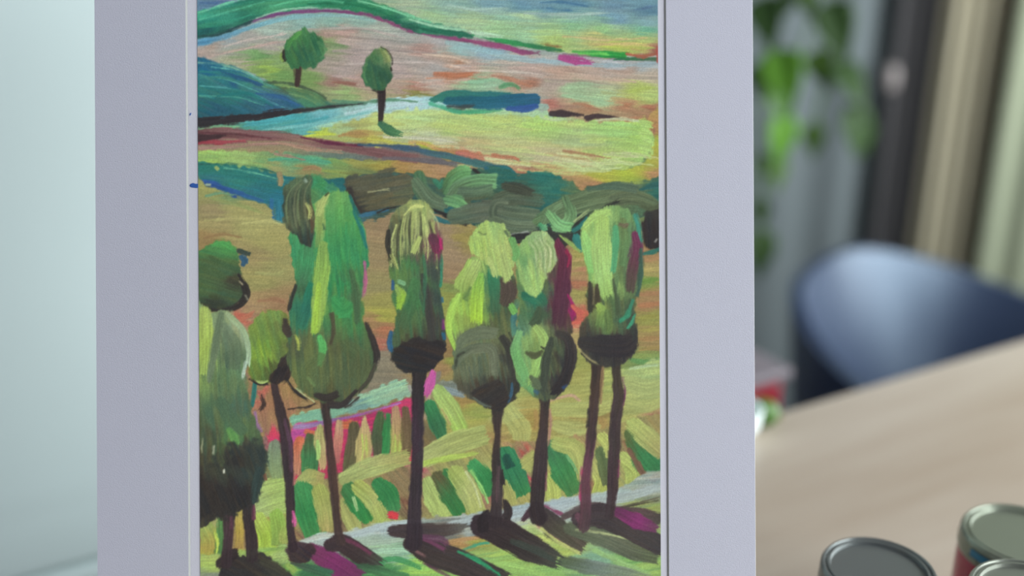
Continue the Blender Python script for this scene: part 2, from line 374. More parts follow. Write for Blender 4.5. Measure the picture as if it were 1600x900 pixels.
# ---------------------------------------------------------------- jars
M_glass = mat('jar glass', (.92, .97, .98, 1), .03, .5, extra={'Transmission Weight': 1.0, 'IOR': 1.45})
M_jam = mat('red jelly', rgb(160, 24, 58), .25, .4, noise=((60, 60, 60), .5, rgb(134, 16, 44)), extra={'Coat Weight': .4, 'Coat Roughness': .05})
def jar(x, y, top, r, lidcol, filled, label):
    root = empty('preserve_jar', (x, y, 0)); tag(root, label, 'jar', 'lidded jars on the table')
    zl = top-.011
    if filled:
        lathe('jelly', [(0, .0), (r*.80, 0), (r*.93, .004), (r*.985, .012), (r*.985, zl-.008), (r*.955, zl-.004), (r*.80, zl-.0042), (0, zl-.0042)], 64, M_jam, root)
        lathe('glass', [(r*.90, zl-.0036), (r*.955, zl-.0034), (r*.95, zl-.002), (r*.88, zl-.0005), (r*.86, top-.004), (r*.80, top-.004), (r*.80, zl-.0036), (r*.90, zl-.0036)], 64, M_glass, root)
    else:
        lathe('glass', [(0, .0), (r*.80, 0), (r*.93, .004), (r*.99, .012), (r*.99, zl-.008), (r*.96, zl-.003), (r*.88, zl-.0005), (r*.86, top-.004), (r*.80, top-.004), (r*.80, zl-.003), (r*.90, zl-.0055), (r*.945, zl-.010), (r*.945, .012), (r*.84, .007), (0, .007)], 64, M_glass, root)
    m = mat('tin lid', lidcol, .30, .5, metal=.55)
    l = lathe('lid', [(r*.90, zl-.002), (r*.985, zl-.003), (r*1.0, zl-.001), (r*.992, zl+.002), (r*.985, top-.004), (r*.98, top-.0016), (r*.95, top), (r*.915, top), (r*.895, top-.0012), (r*.875, top-.0012), (r*.855, top-.0002), (r*.82, top-.0002), (r*.80, top-.0022), (0, top-.0022)], 72, m, root)
    for k in range(6):
        a = 2*math.pi*k/6+.3; b = box('lug', (-.004, -.0008, -.0012), (.004, .0008, .0012), m, l); b.location = (r*.985*math.cos(a), r*.985*math.sin(a), zl+.0002); b.rotation_euler = (0, 0, a+math.pi/2)
    return root
def lid_band(root, r, z0, z1, a0, a1, col):
    n = 24; V = []; F = []
    for i in range(n+1):
        a = math.radians(a0+(a1-a0)*i/n)
        for rr, z in ((r, z0), (r, z1), (r+.0004, z1), (r+.0004, z0)): V.append((rr*math.cos(a), rr*math.sin(a), z))
    for i in range(n):
        for k in range(4): F.append((i*4+k, i*4+(k+1) % 4, i*4+4+(k+1) % 4, i*4+4+k))
    F += [(0, 1, 2, 3), (n*4+3, n*4+2, n*4+1, n*4)]
    o = mesh('lid_band', V, F, mat('blue band', col, .35, .5), root, True); o['label'] = 'blue band round the side of the lid'
def lidpos(px, py, z): d = ray(px, py); t = (CAM_H-z)/-d.z; return d.x*t, d.y*t
x, y = lidpos(1373, 887, .090); jar(x, y, .090, .033, rgb(116, 121, 120), False, 'clear glass jar with a dark grey tin lid, leftmost of the jars')
x, y = lidpos(1599, 834, .085); j2 = jar(x, y, .085, .0365, rgb(128, 134, 120), True, 'jar of red jelly with a greenish-grey tin lid at the right edge'); lid_band(j2, .0365*.997, .0757, .0806, -166, -50, rgb(44, 116, 146))
x, y = lidpos(1614, 926, .100); jar(x, y, .100, .033, rgb(126, 130, 120), True, 'jar cut off at the bottom right corner, in front of the red jelly jar')
# ---------------------------------------------------------------- trailing plant
M_leafs = [mat('leaf %s' % n, c, .6, .2, noise=((40, 40, 40), .4, c2)) for n, c, c2 in
           (('dark', rgb(40, 64, 26), rgb(32, 52, 21)), ('mid', rgb(64, 92, 34), rgb(56, 82, 30)), ('bright', rgb(76, 120, 32), rgb(66, 106, 28)), ('pale', rgb(104, 136, 86), rgb(92, 124, 76)))]  # the pale tone is a highlight painted in as leaf colour
M_stem = mat('green stem', rgb(80, 110, 56), .6)
def leafmesh(cup=.18):
    V = []; F = []; n = 10; m = 6
    for i in range(n+1):
        t = i/n; wd = .5*math.sin(math.pi*min(1, t**.62))*(1-.25*t)+.01
        for j in range(m+1):
            s = 2*j/m-1; V.append((s*wd, -t*1.0+.10*abs(s)*(1-t)*1.2, cup*abs(s)**1.5*wd*1.5-.25*t*t))
    for i in range(n):
        for j in range(m): a = i*(m+1)+j; F.append((a, a+1, a+m+2, a+m+1))
    k = len(V); V += [(x, y, z-.012) for x, y, z in V]
    F += [tuple(k+q for q in f[::-1]) for f in F]
    edge = [i*(m+1) for i in range(n+1)]+[n*(m+1)+j for j in range(1, m+1)]+[i*(m+1)+m for i in range(n-1, -1, -1)]+[j for j in range(m-1, 0, -1)]
    for a, b in zip(edge, edge[1:]+edge[:1]): F.append((a, b, k+b, k+a))
    me = bpy.data.meshes.new('leaf'); me.from_pydata(V, [], F); me.update(); me.polygons.foreach_set('use_smooth', [True]*len(me.polygons)); return me
LM = []
for m in M_leafs:
    q = leafmesh(); q.materials.append(m); LM.append(q)
pp = Vector((.55, 1.86, .80))
pl = empty('trailing_plant', pp); tag(pl, 'hanging green plant with trailing heart-shaped leaves right of the artwork', 'plant')
M_pot = mat('terracotta', rgb(170, 110, 84), .8, .2)
lathe('pot', [(0, 0), (.07, 0), (.075, .005), (.095, .15), (.102, .152), (.102, .175), (.094, .175), (.088, .15), (0, .148)], 40, M_pot, pl)
lathe('soil', [(0, .149), (.088, .151), (.06, .158), (0, .162)], 24, mat('soil', rgb(60, 48, 40), 1., .05), pl)
for k in range(3): a = 2.1*k; tube('hanger_cord', [(.1*math.cos(a), .1*math.sin(a), .165), (.03*math.cos(a), .03*math.sin(a), .6), (0, 0, .95)], .002, M_stem, pl)
def at(px, py, y):
    d = ray(px, py); return Vector((0, 0, CAM_H))+d*(y/d.y)
vines = [[(1196,-60),(1192,40),(1200,110),(1186,220),(1190,340),(1186,430)], [(1250,-60),(1268,20),(1250,80),(1222,160),(1230,250),(1212,300)], [(1300,-60),(1296,30),(1312,90),(1328,140),(1350,190),(1352,240)], [(1280,60),(1290,110),(1276,180),(1274,230)]]
for vi, vn_ in enumerate(vines):
    P = [at(px, py, 1.74+.04*vi) for px, py in vn_]
    if vi < 3: P = [pp+Vector((.06*(vi-1), -.05, .16)), pp+Vector((.06*(vi-1), -.11, .19))]+P
    Q = []
    for i in range(len(P)-1):
        a, b = P[i], P[i+1]; Q += [a, a.lerp(b, .5)+Vector((0, -.01, .004))]
    tube('stem', [p-pp for p in Q+[P[-1]]], .0028, M_stem, pl, 6)
leaves = [(1194,2,82,.05,0,1.46),(1218,86,96,.10,2,1.44),(1210,148,40,.2,3,1.42),(1220,186,78,.10,2,1.46),(1262,-14,44,.1,1,1.52),(1296,10,88,.30,0,1.50),(1276,84,64,.2,1,1.56),(1308,106,80,.62,0,1.54),(1328,172,82,.36,0,1.52),(1272,196,54,0,1,1.66),  # the small pale leaf stands for the highlight low on the bright one
          (1190,244,52,.1,0,1.5),(1216,256,42,.1,1,1.5),(1190,314,46,0,0,1.52),(1187,366,74,.05,0,1.5),(1240,-26,50,-.3,0,1.54),(1186,104,60,.1,0,1.6),(1352,196,44,.1,0,1.58)]
rl = random.Random(4)
for px, py, sz, rot, ci, y in leaves:
    p = at(px, py, y+.24); s = .95*sz/FPX*(p-Vector((0, 0, CAM_H))).length
    o = bpy.data.objects.new('leaf', LM[ci]); COL.objects.link(o); o.parent = pl; o.location = p-pp; o.scale = (s*.76, s, s)
    o.rotation_euler = (R3.to_4x4() @ Matrix.Rotation(rot*1.0, 4, 'Z') @ Matrix.Rotation(rl.uniform(-.5, .3), 4, 'X') @ Matrix.Rotation(rl.uniform(-.5, .5), 4, 'Y')).to_euler()
MOTIF = ['']
def motif(name):
    MOTIF.append(name); CUR[0] = len(MOTIF)-1
def ground(): CUR[0] = 0
ground()
# ---- underpainting
A([(290,-80),(1050,-80),(1050,1000),(290,1000)],[(400,50,(168,166,152)),(900,60,(150,170,150)),(320,60,(110,160,178)),(640,60,(165,168,160)),(900,90,(172,172,170)),(600,160,(165,190,170)),(760,166,(160,196,180)),(400,230,(150,130,96)),(640,246,(120,100,96)),
  (820,290,(60,110,96)),(960,300,(120,140,84)),(500,300,(50,110,104)),(700,300,(90,100,78)),(900,360,(60,84,66)),(780,350,(60,80,66)),(600,450,(150,128,84)),(900,640,(165,172,100)),(800,860,(140,176,100)),(500,720,(170,80,80)),(400,860,(130,160,80))], ang=.05, sm=False, op=1, st=.08)
# ---- sky
A([(296,-70),(1046,-70),(1046,92),(980,92),(900,84),(800,66),(740,54),(690,40),(600,30),(296,40)],
  [(330,3,(90,125,152)),(350,0,(120,130,160)),(400,2,(150,172,165)),(500,-10,(120,165,140)),(600,6,(152,176,142)),(640,14,(160,180,150)),(700,8,(140,176,162)),(680,24,(152,186,138)),
   (760,4,(128,165,172)),(740,30,(160,190,146)),(820,5,(104,146,166)),(850,12,(106,148,166)),(900,5,(88,134,160)),(960,10,(104,140,160)),(1010,5,(108,150,166)),(1012,16,(92,130,150)),
   (830,30,(158,192,152)),(900,30,(142,178,170)),(960,30,(128,164,178)),(1015,35,(124,165,172)),(780,50,(152,194,142)),(860,50,(158,194,132)),(900,36,(130,185,132)),(950,45,(138,188,130)),
   (1010,50,(108,174,140)),(870,65,(168,194,112)),(940,60,(184,180,112)),(1010,60,(168,184,112)),(820,62,(150,196,152)),(960,75,(178,194,88)),(1000,72,(184,190,96)),(1026,80,(180,90,64)),(700,-50,(120,150,170))],
  ang=.05, n=150, ln=60, w=4, dry=.35, pw=3.5)
for p, c in [([(845,4),(880,3),(925,11)],(62,105,138)),([(855,12),(885,16),(905,15)],(70,115,145)),([(985,16),(1010,12),(1030,10)],(85,115,145)),([(312,4),(335,4),(365,1)],(70,100,140)),
             ([(820,20),(880,22),(960,20)],(165,190,180)),([(700,8),(740,14),(800,12)],(165,195,180)),([(880,56),(950,62),(1020,58)],(198,178,120)),([(920,70),(980,68),(1020,72)],(205,180,110))]:
    S(p, [2,4,1.5], c, op=.85, dry=.3)
# ---- far pink field
A([(296,64),(370,46),(440,26),(520,18),(600,26),(700,58),(800,80),(900,96),(1046,92),(1046,215),(1010,210),(860,185),(845,160),(660,150),(600,164),(540,166),(500,160),(450,146),(400,116),(350,102),(296,100)],
  [(312,80,(178,153,140)),(330,70,(178,151,133)),(350,62,(160,168,168)),(316,64,(95,158,190)),(380,60,(166,162,154)),(420,70,(171,162,152)),(430,48,(158,178,166)),(480,33,(138,175,166)),(520,33,(136,174,160)),
   (560,32,(142,174,160)),(600,40,(164,174,160)),(640,52,(165,170,162)),(515,56,(168,135,122)),(540,50,(179,142,129)),(520,68,(118,148,96)),(510,62,(120,140,90)),(550,70,(176,155,145)),(580,70,(172,158,150)),(560,90,(176,155,150)),
   (620,110,(176,156,150)),(640,90,(173,162,152)),(655,80,(183,138,123)),(655,136,(192,112,92)),(620,138,(180,149,129)),(648,150,(130,130,62)),(540,110,(171,153,145)),(562,130,(180,141,126)),(525,127,(157,107,94)),
   (545,142,(150,178,112)),(610,150,(164,155,117)),(400,88,(110,158,92)),(418,106,(152,184,82)),(400,110,(128,158,86)),(385,97,(171,162,140)),(440,118,(108,148,82)),(480,122,(118,150,84)),(500,98,(164,149,134)),(430,95,(130,160,100)),
   (690,62,(169,166,164)),(720,78,(148,184,182)),(760,80,(148,178,190)),(700,90,(183,149,127)),(712,97,(198,128,86)),(680,108,(169,162,157)),(730,105,(189,156,141)),(700,119,(206,108,58)),(735,116,(204,106,62)),
   (680,128,(185,166,154)),(780,122,(190,142,113)),(822,130,(190,112,76)),(765,132,(150,184,152)),(745,128,(140,180,140)),(800,100,(178,165,152)),(830,106,(186,159,147)),(880,112,(187,149,127)),(860,90,(182,172,166)),(930,112,(183,155,137)),
   (980,112,(185,156,137)),(960,100,(174,180,184)),(1010,100,(164,178,184)),(1020,118,(183,166,147)),(860,130,(178,156,141)),(900,140,(154,184,142)),(940,155,(164,198,150)),(1000,140,(168,184,96)),(1022,150,(174,194,112)),
   (858,162,(200,100,80)),(882,166,(180,131,98)),(920,166,(190,112,66)),(980,166,(186,112,66)),(1000,190,(190,110,62)),(1024,168,(180,96,60)),(1026,195,(176,100,60)),(960,182,(178,141,98)),(840,150,(171,162,145))],
  ang=.06, n=230, ln=46, w=4, dry=.42, pw=3.6, st=.14, hot=.18, jit=.02)
for p, w, c, d in [([(470,46),(560,44),(640,62)],4,(178,168,160),.35),([(520,80),(600,78),(690,84)],3,(150,138,134),.5),([(540,100),(640,96),(740,104)],3,(192,178,170),.4),([(320,90),(400,72),(460,62)],4,(186,158,146),.4),
                 ([(340,75),(400,60),(450,52)],3,(196,180,170),.4),([(520,118),(600,122),(650,118)],3,(190,162,156),.4),([(700,110),(800,112),(860,120)],3,(205,190,175),.35),([(850,120),(930,122),(1000,128)],4,(190,158,136),.45),
                 ([(660,84),(700,88),(740,100)],2.5,(215,190,165),.2),([(700,100),(720,106),(738,112)],2,(222,200,180),.15),([(880,148),(930,158),(955,164)],10,(158,192,148),.4),([(985,142),(1010,138),(1030,136)],6,(172,190,96),.3),
                 ([(680,116),(715,118),(745,114)],10,(205,106,60),.3),([(770,118),(800,124),(835,138)],8,(198,118,80),.35),([(650,132),(700,128),(740,122)],4,(202,160,140),.4),([(520,128),(545,130),(562,133)],5,(150,84,68),.4),
                 ([(735,128),(770,126),(800,134)],9,(140,186,150),.35),([(780,136),(800,132),(815,142)],8,(88,150,104),.3)]:
    S(p, [w*.6,w,w*.5], c, op=.85, dry=d, st=.14)
# magenta ridge and cool light under it
S([(300,70),(350,56),(400,40),(460,26),(540,24),(590,34)],[7,9,7,7,5], [(80,140,178),(100,165,185),(130,176,178),(140,180,170)], op=.8, dry=.25)
S([(700,66),(760,80),(800,90),(880,98),(960,102),(1034,99)],[8,9,6], [(150,185,185),(140,178,190),(160,180,186)], op=.7, dry=.35)
S([(366,40),(400,31),(440,21),(480,17),(520,17),(560,20),(592,27),(620,39),(650,50),(700,58),(740,66)],[2,4,6,6,6,7,7,6,5,4], [(110,60,110),(118,62,116),(118,58,108),(130,62,102),(136,62,108),(106,60,92)], op=.88, dry=.26)
S([(704,58),(745,66),(785,72),(815,80),(850,84)],[4,8,10,8,3],[(140,72,112),(144,66,108),(148,60,114),(116,66,92)], op=.88, dry=.28)
S([(876,90),(900,94),(930,98)],[10,14,5],[(168,66,126),(176,66,134)], op=.9, dry=.3)
S([(880,84),(930,88),(990,92)],[4,4],[(110,80,90)], op=.6, dry=.4)
# ---- green ridge arc
motif('painted_ridge')
A([(296,24),(330,12),(370,0),(420,-14),(500,-18),(560,-6),(600,8),(630,20),(672,34),(720,46),(738,58),(700,56),(660,54),(640,47),(612,34),(580,22),(520,13),(470,14),(420,22),(375,40),(340,54),(296,60)],
  [(320,25,(60,158,126)),(330,38,(42,130,104)),(350,30,(58,150,118)),(320,52,(34,86,80)),(350,50,(36,84,76)),(385,30,(40,110,86)),(400,14,(46,128,96)),(440,6,(60,146,108)),(480,4,(58,148,104)),(520,6,(44,124,84)),
   (560,10,(46,130,86)),(600,20,(56,138,90)),(600,30,(34,88,74)),(640,42,(34,86,72)),(640,28,(90,170,120)),(670,40,(50,130,100)),(720,54,(40,104,82))], ang=-.18, n=10, ln=40, w=4,
  bend=lambda x, y: -.42 if x < 400 else (-.15 if x < 470 else (.05 if x < 540 else .38)))
for p, w, c in [([(306,20),(345,8),(380,-2)],3,(110,196,160)),([(312,30),(350,20),(420,0)],2,(86,180,146)),([(400,28),(430,18),(470,12),(520,12)],2.5,(140,190,160)),([(306,44),(350,36),(400,20)],3,(54,146,116)),
                ([(560,0),(610,14),(650,28),(680,36)],4,(120,196,150)),([(480,6),(540,6),(590,16),(630,36)],4,(34,110,76)),([(420,10),(480,-2),(540,4)],4,(88,176,130)),([(306,56),(340,54),(372,42),(400,30)],5,(36,70,72)),
                ([(640,30),(690,42),(732,46)],5,(158,206,170)),([(660,46),(700,50),(736,58)],8,(36,104,80)),([(600,26),(640,40),(690,52)],5,(34,98,76))]:
    S(p, [w*.5,w,w*.6], c, op=.9, dry=.15)
S([(738,54),(775,62),(810,68),(860,76),(884,80)],[3,7,8,8,3],[(60,140,90),(50,150,80),(44,120,76),(60,110,70)], dry=.12)
S([(895,80),(940,84),(985,88)],[3,11,10],[(80,170,80),(36,150,66),(40,140,60)], dry=.1)
S([(905,84),(930,83),(955,86)],[2,4,2],[(110,200,90)])
S([(960,92),(1000,92),(1034,92)],[3,6,6],[(40,110,70),(70,100,70)], dry=.2)
S([(845,68),(870,72),(880,74)],[2,5,2],(140,110,60), dry=.2)
S([(980,84),(1005,87),(1034,82)],[3,7,5],[(196,84,50),(170,80,50)], dry=.2); S([(1028,74),(1029,100)],[5,6],(190,70,55), dry=.2)
S([(735,48),(745,52),(790,58)],[2,8,5],[(190,220,190),(165,205,165)], dry=.2)
ground()
# ---- river and yellow-green field
A([(296,196),(380,186),(450,178),(520,168),(600,154),(680,152),(760,170),(860,176),(860,200),(560,222),(440,214),(296,206)],
  [(400,190,(72,160,164)),(432,184,(80,172,178)),(455,194,(78,162,158)),(500,180,(122,188,190)),(550,172,(158,198,190)),(600,164,(168,204,200)),(640,160,(176,210,216)),(335,200,(104,164,122)),(380,203,(76,142,122)),
   (470,200,(90,168,168)),(520,195,(150,198,174)),(680,165,(160,206,206)),(750,178,(170,205,150)),(440,208,(80,140,120))], ang=-.14, n=40, ln=50, w=5, dry=.3, pw=4)
A([(470,216),(520,196),(580,180),(640,172),(700,170),(780,180),(870,184),(960,190),(1010,186),(1018,200),(1020,225),(1012,246),(985,262),(940,262),(880,262),(800,252),(730,240),(660,226),(600,226),(540,222)],
  [(500,212,(180,196,72)),(540,205,(160,184,130)),(600,195,(184,200,118)),(650,184,(184,214,142)),(700,200,(184,204,116)),(760,190,(180,206,122)),(850,195,(170,206,112)),(950,200,(164,205,116)),(1005,210,(160,200,104)),
   (620,212,(180,188,130)),(680,216,(182,186,150)),(730,226,(190,170,120)),(800,232,(184,186,128)),(900,225,(174,190,130)),(900,245,(190,166,104)),(860,245,(190,180,140)),(960,245,(170,196,112)),(1000,240,(165,200,110)),
   (560,212,(170,130,60)),(590,222,(180,176,80))], ang=.04, n=110, ln=70, w=7, dry=.3, soft=4, rough=3)
A([(650,222),(720,232),(800,250),(870,258),(930,266),(990,262),(1015,242),(1024,205),(1012,182),(1046,170),(1046,300),(900,300),(830,290),(760,270),(690,246)],
  [(670,226,(176,190,60)),(690,230,(196,122,60)),(740,242,(206,100,70)),(760,248,(196,120,70)),(800,250,(190,150,100)),(820,272,(200,100,60)),(860,262,(190,150,90)),(880,280,(196,140,80)),(920,288,(190,120,64)),(940,270,(176,180,72)),
   (980,272,(170,186,66)),(1000,260,(172,176,70)),(1025,272,(196,130,66)),(1025,240,(176,172,70)),(1026,200,(184,124,60)),(1020,220,(172,180,70)),(860,285,(180,130,70)),(1000,290,(130,150,80))], ang=.12, n=60, ln=36, w=5, dry=.3, hot=.45)
for i in range(26):
    x = 660+RS.rand()*330; y = 222+RS.rand()*38+(x-660)*.05
    S([(x,y),(x+22+20*RS.rand(),y+3),(x+60+30*RS.rand(),y+3+6*RS.rand())],[2,4.5,2],[(196,200,150),(186,196,128)][i%2], op=.75, dry=.5)
for i in range(16):
    x = 860+RS.rand()*120; y = 245+RS.rand()*22
    S([(x,y-4),(x+20,y+4),(x+44,y+2)],[1.5,3,1.5],(190,206,142), op=.75, dry=.35)
S([(715,240),(735,244),(760,250)],[8,12,6],[(208,100,84),(200,112,70)], dry=.5)
S([(770,242),(800,246),(815,252)],[4,7,4],(200,108,64), dry=.45)
S([(880,236),(920,242),(960,250)],[3,5,3],(176,120,70), dry=.6)
for i in range(9):
    S([(1000+i%3*3,190+i*6),(1015+i%2*4,192+i*6.5),(1022-i*.8,196+i*7)],[5,5,2],(172,205,118), op=.85, dry=.35)
# small trees' ground, blue hill
motif('painted_hill')
A([(296,95),(340,97),(375,107),(410,124),(430,132),(470,142),(500,150),(515,158),(575,160),(530,168),(480,174),(430,181),(380,186),(296,192)],
  [(320,105,(34,96,128)),(335,112,(38,98,124)),(350,122,(50,118,118)),(330,125,(52,122,120)),(380,130,(58,128,122)),(400,135,(62,120,122)),(320,140,(42,112,108)),(330,155,(38,100,102)),(360,150,(42,116,110)),(360,125,(38,86,124)),
   (420,150,(56,104,132)),(450,160,(48,98,128)),(430,165,(44,92,124)),(340,170,(36,84,104)),(390,165,(44,96,114)),(420,133,(72,134,102)),(450,135,(76,92,66)),(470,145,(72,118,84)),(490,152,(98,140,92)),(515,158,(60,108,90)),(480,160,(66,128,96)),(540,162,(80,120,100))],
  ang=.42, n=46, ln=60, w=4, dry=.25, pw=3.5)
for p, w, c in [([(330,104),(380,112),(430,138)],2,(110,186,170)),([(310,116),(360,126),(420,150)],1.6,(96,176,160)),([(312,134),(370,140),(430,162),(450,170)],1.6,(86,164,160)),([(312,122),(350,122),(400,136)],5,(60,134,120)),([(312,112),(350,114),(390,124)],5,(46,124,122)),([(330,140),(380,144),(420,164)],6,(44,116,110)),([(306,98),(340,99),(372,108),(405,124)],2,(130,180,150)),
                ([(312,150),(370,152),(420,166)],1.5,(80,160,140)),([(345,112),(380,122),(415,136)],6,(38,78,122)),([(400,146),(440,152),(480,170)],7,(48,92,136)),([(340,150),(390,146),(430,168)],5,(36,112,112)),
                ([(412,128),(450,130),(490,142),(514,158)],5,(62,78,62)),([(455,138),(490,146),(512,160)],6,(80,118,80)),([(452,146),(475,152),(500,164)],4,(110,150,100))]:
    S(p, [w*.4,w,w*.5], c, op=.85, dry=.2)
S([(296,194),(340,189),(380,185),(430,178),(470,173)],[18,14,12,10,5],(48,42,46), dry=.1, rough=2)
S([(460,174),(500,169),(530,165),(572,161)],[6,5,4,2],(52,50,52), dry=.15)
ground()
S([(520,156),(560,160),(610,156),(660,160)],[3,4,2],(90,140,110), dry=.4)
for p,w,c in [([(380,196),(430,188),(480,184)],8,(76,166,172)),([(400,206),(450,198),(520,188),(590,170)],7,(120,188,186)),([(440,196),(480,190),(520,182)],5,(70,158,164)),([(540,178),(600,166),(690,160)],6,(186,214,216)),
              ([(310,203),(340,199),(380,197)],5,(120,176,130)),([(380,207),(430,206),(460,212)],7,(76,134,118)),([(470,214),(500,210),(530,210)],5,(190,204,70)),([(530,212),(550,208),(580,210)],6,(176,130,64)),
              ([(576,216),(610,222),(650,226)],4,(190,190,80)),([(640,222),(660,224),(690,234)],5,(200,150,70)),([(600,214),(660,216),(720,224)],4,(205,205,180))]:
    S(p,[w*.5,w,w*.5],c,op=.85,dry=.22)
# ---- bands under the river: crimson, blue line, green slope
A([(296,236),(400,236),(460,240),(540,248),(640,252),(700,262),(740,270),(800,290),(800,310),(540,290),(440,276),(296,258)],
  [(320,240,(150,186,100)),(330,250,(150,190,96)),(380,246,(150,182,108)),(400,258,(120,165,100)),(430,262,(150,150,96)),(440,240,(120,160,110)),(460,255,(96,158,118)),(500,250,(96,160,116)),(480,266,(150,130,80)),(520,250,(120,160,90)),
   (520,268,(140,160,84)),(560,255,(150,150,80)),(600,258,(160,150,66)),(640,262,(170,126,56)),(620,275,(176,130,60)),(670,268,(180,136,80)),(700,268,(184,120,66)),(740,280,(170,120,70)),(560,270,(110,120,70))], ang=.1, n=60, ln=50, w=5, hot=.5)
S([(306,212),(350,208),(400,212),(450,214),(500,224),(550,232),(600,240),(660,250)],[20,18,16,14,14,14,12],[(100,56,60),(140,74,78),(138,80,82),(146,104,88),(130,74,76),(134,80,82),(124,88,82)], op=.9, dry=.26, st=.2)
S([(306,222),(340,222),(390,220)],[8,8,4],[(140,50,62),(160,76,84)], dry=.2)
S([(300,216),(330,214),(360,210)],[16,10,3],(62,42,46), op=.9, dry=.2)
S([(306,206),(370,210),(430,218)],[3,3,2],(90,52,58), dry=.3)
S([(306,232),(370,228),(440,224),(500,232)],[3,4,3],(176,120,104), dry=.45)
S([(430,222),(480,232),(540,238)],[3,6,4],(176,130,100), dry=.4)
S([(470,214),(520,224),(570,227)],[2,5,3],(96,40,64), dry=.2)
S([(560,226),(610,228),(650,234),(700,244),(750,256),(800,268)],[3,6,9,12,12,9],[(50,80,100),(60,84,108),(64,100,112),(60,110,110),(48,76,100)], dry=.12)
S([(600,246),(660,250),(720,258)],[4,7,5],(100,96,100), op=.8, dry=.3)
S([(640,262),(690,264),(740,270)],[6,12,8],[(170,132,70),(186,130,92)], dry=.3)
S([(760,264),(790,266),(806,280)],[8,16,14],[(44,92,108),(40,110,108)], dry=.15)
S([(420,250),(470,248),(520,254)],[5,10,5],(86,160,124), dry=.25); S([(475,264),(490,262),(505,266)],[5,8,4],(156,122,76), dry=.2)
S([(430,240),(460,246),(480,252)],[3,3],(150,120,100), dry=.4)
# ---- teal strip at left, blue overrun
motif('painted_stream')
A([(296,253),(340,255),(400,264),(440,272),(480,280),(540,280),(560,300),(540,330),(455,345),(420,320),(380,308),(350,298),(330,290),(296,286)],
  [(320,262,(46,120,104)),(340,268,(48,124,112)),(380,280,(46,124,114)),(420,290,(44,116,116)),(430,310,(44,112,130)),(400,300,(44,110,124)),(520,290,(38,100,104)),(330,280,(44,108,120))], ang=.16, n=24, ln=50, w=4, dry=.2)
S([(306,284),(330,288),(355,296),(380,304),(418,317)],[7,9,9,7,4],[(48,82,152),(46,84,146),(46,92,142),(50,104,140)], dry=.05)
S([(360,302),(366,308),(370,311)],[6,8,5],(48,84,148)); S([(322,290),(330,293)],[3,2],(30,60,90))
S([(424,314),(424,335),(428,350)],[7,7,4],(48,106,146), dry=.1); S([(434,318),(436,345),(442,360)],[8,9,5],(48,118,138), dry=.15)
S([(312,256),(380,258),(440,272)],[2,2],(40,96,86), dry=.2)
S([(350,262),(400,270),(450,284)],[2,2],(96,170,140), dry=.3)
S([(436,272),(438,282),(436,292)],[8,10,6],(150,130,90), dry=.3); S([(338,262),(342,266)],[5,4],(150,170,100), dry=.3)
S([(322,288),(330,289)],[4,5],(150,170,150))
ground()
# ---- ochre ground behind the big trees
A([(296,288),(330,294),(380,312),(420,322),(450,350),(640,330),(720,345),(800,370),(900,380),(1046,372),(1046,590),(900,600),(700,640),(560,700),(400,700),(380,560),(296,500)],
  [(330,300,(151,150,88)),(350,305,(124,148,97)),(330,328,(150,135,92)),(380,330,(159,153,95)),(330,352,(159,147,93)),(400,350,(160,157,98)),(420,382,(159,153,92)),(320,370,(150,122,71)),(400,400,(156,139,88)),(430,420,(153,148,92)),
   (400,440,(156,148,88)),(420,465,(160,132,83)),(440,478,(160,119,75)),(400,482,(166,132,86)),(375,496,(216,90,62)),(580,340,(150,128,88)),(600,350,(153,126,88)),(590,400,(153,132,89)),(585,450,(150,139,88)),(600,470,(150,145,79)),
   (604,490,(159,157,74)),(580,500,(172,126,72)),(597,512,(196,106,60)),(590,540,(200,100,70)),(590,560,(137,128,105)),(590,590,(133,124,101)),(605,620,(142,128,104)),(660,335,(150,127,92)),(695,370,(156,131,95)),(700,400,(158,131,95)),
   (702,430,(159,126,87)),(706,450,(124,141,79)),(694,462,(144,148,74)),(700,550,(150,117,67)),(690,575,(160,123,72)),(720,590,(150,135,78)),(715,560,(130,141,71)),(920,395,(156,150,79)),(930,420,(175,130,76)),(898,410,(159,147,83)),
   (898,446,(190,102,62)),(900,460,(156,148,83)),(912,490,(224,92,58)),(902,502,(230,84,62)),(1015,395,(170,127,72)),(1018,425,(166,148,86)),(1012,440,(125,145,74)),(1018,465,(166,127,74)),(1010,480,(170,123,70)),(1018,500,(141,143,76)),
   (1018,520,(160,136,76)),(1018,540,(156,130,76)),(1016,556,(132,152,83)),(1018,566,(114,145,86)),(905,560,(150,154,83)),(910,535,(176,154,92)),(420,620,(160,123,75)),(440,640,(162,126,75)),(410,630,(200,96,70)),(450,610,(156,126,71)),
   (880,390,(163,128,78)),(730,375,(150,135,71))], ang=.03, n=190, ln=34, w=6, dry=.3, pw=4, op=1, hot=.12, jit=.02, st=.09)
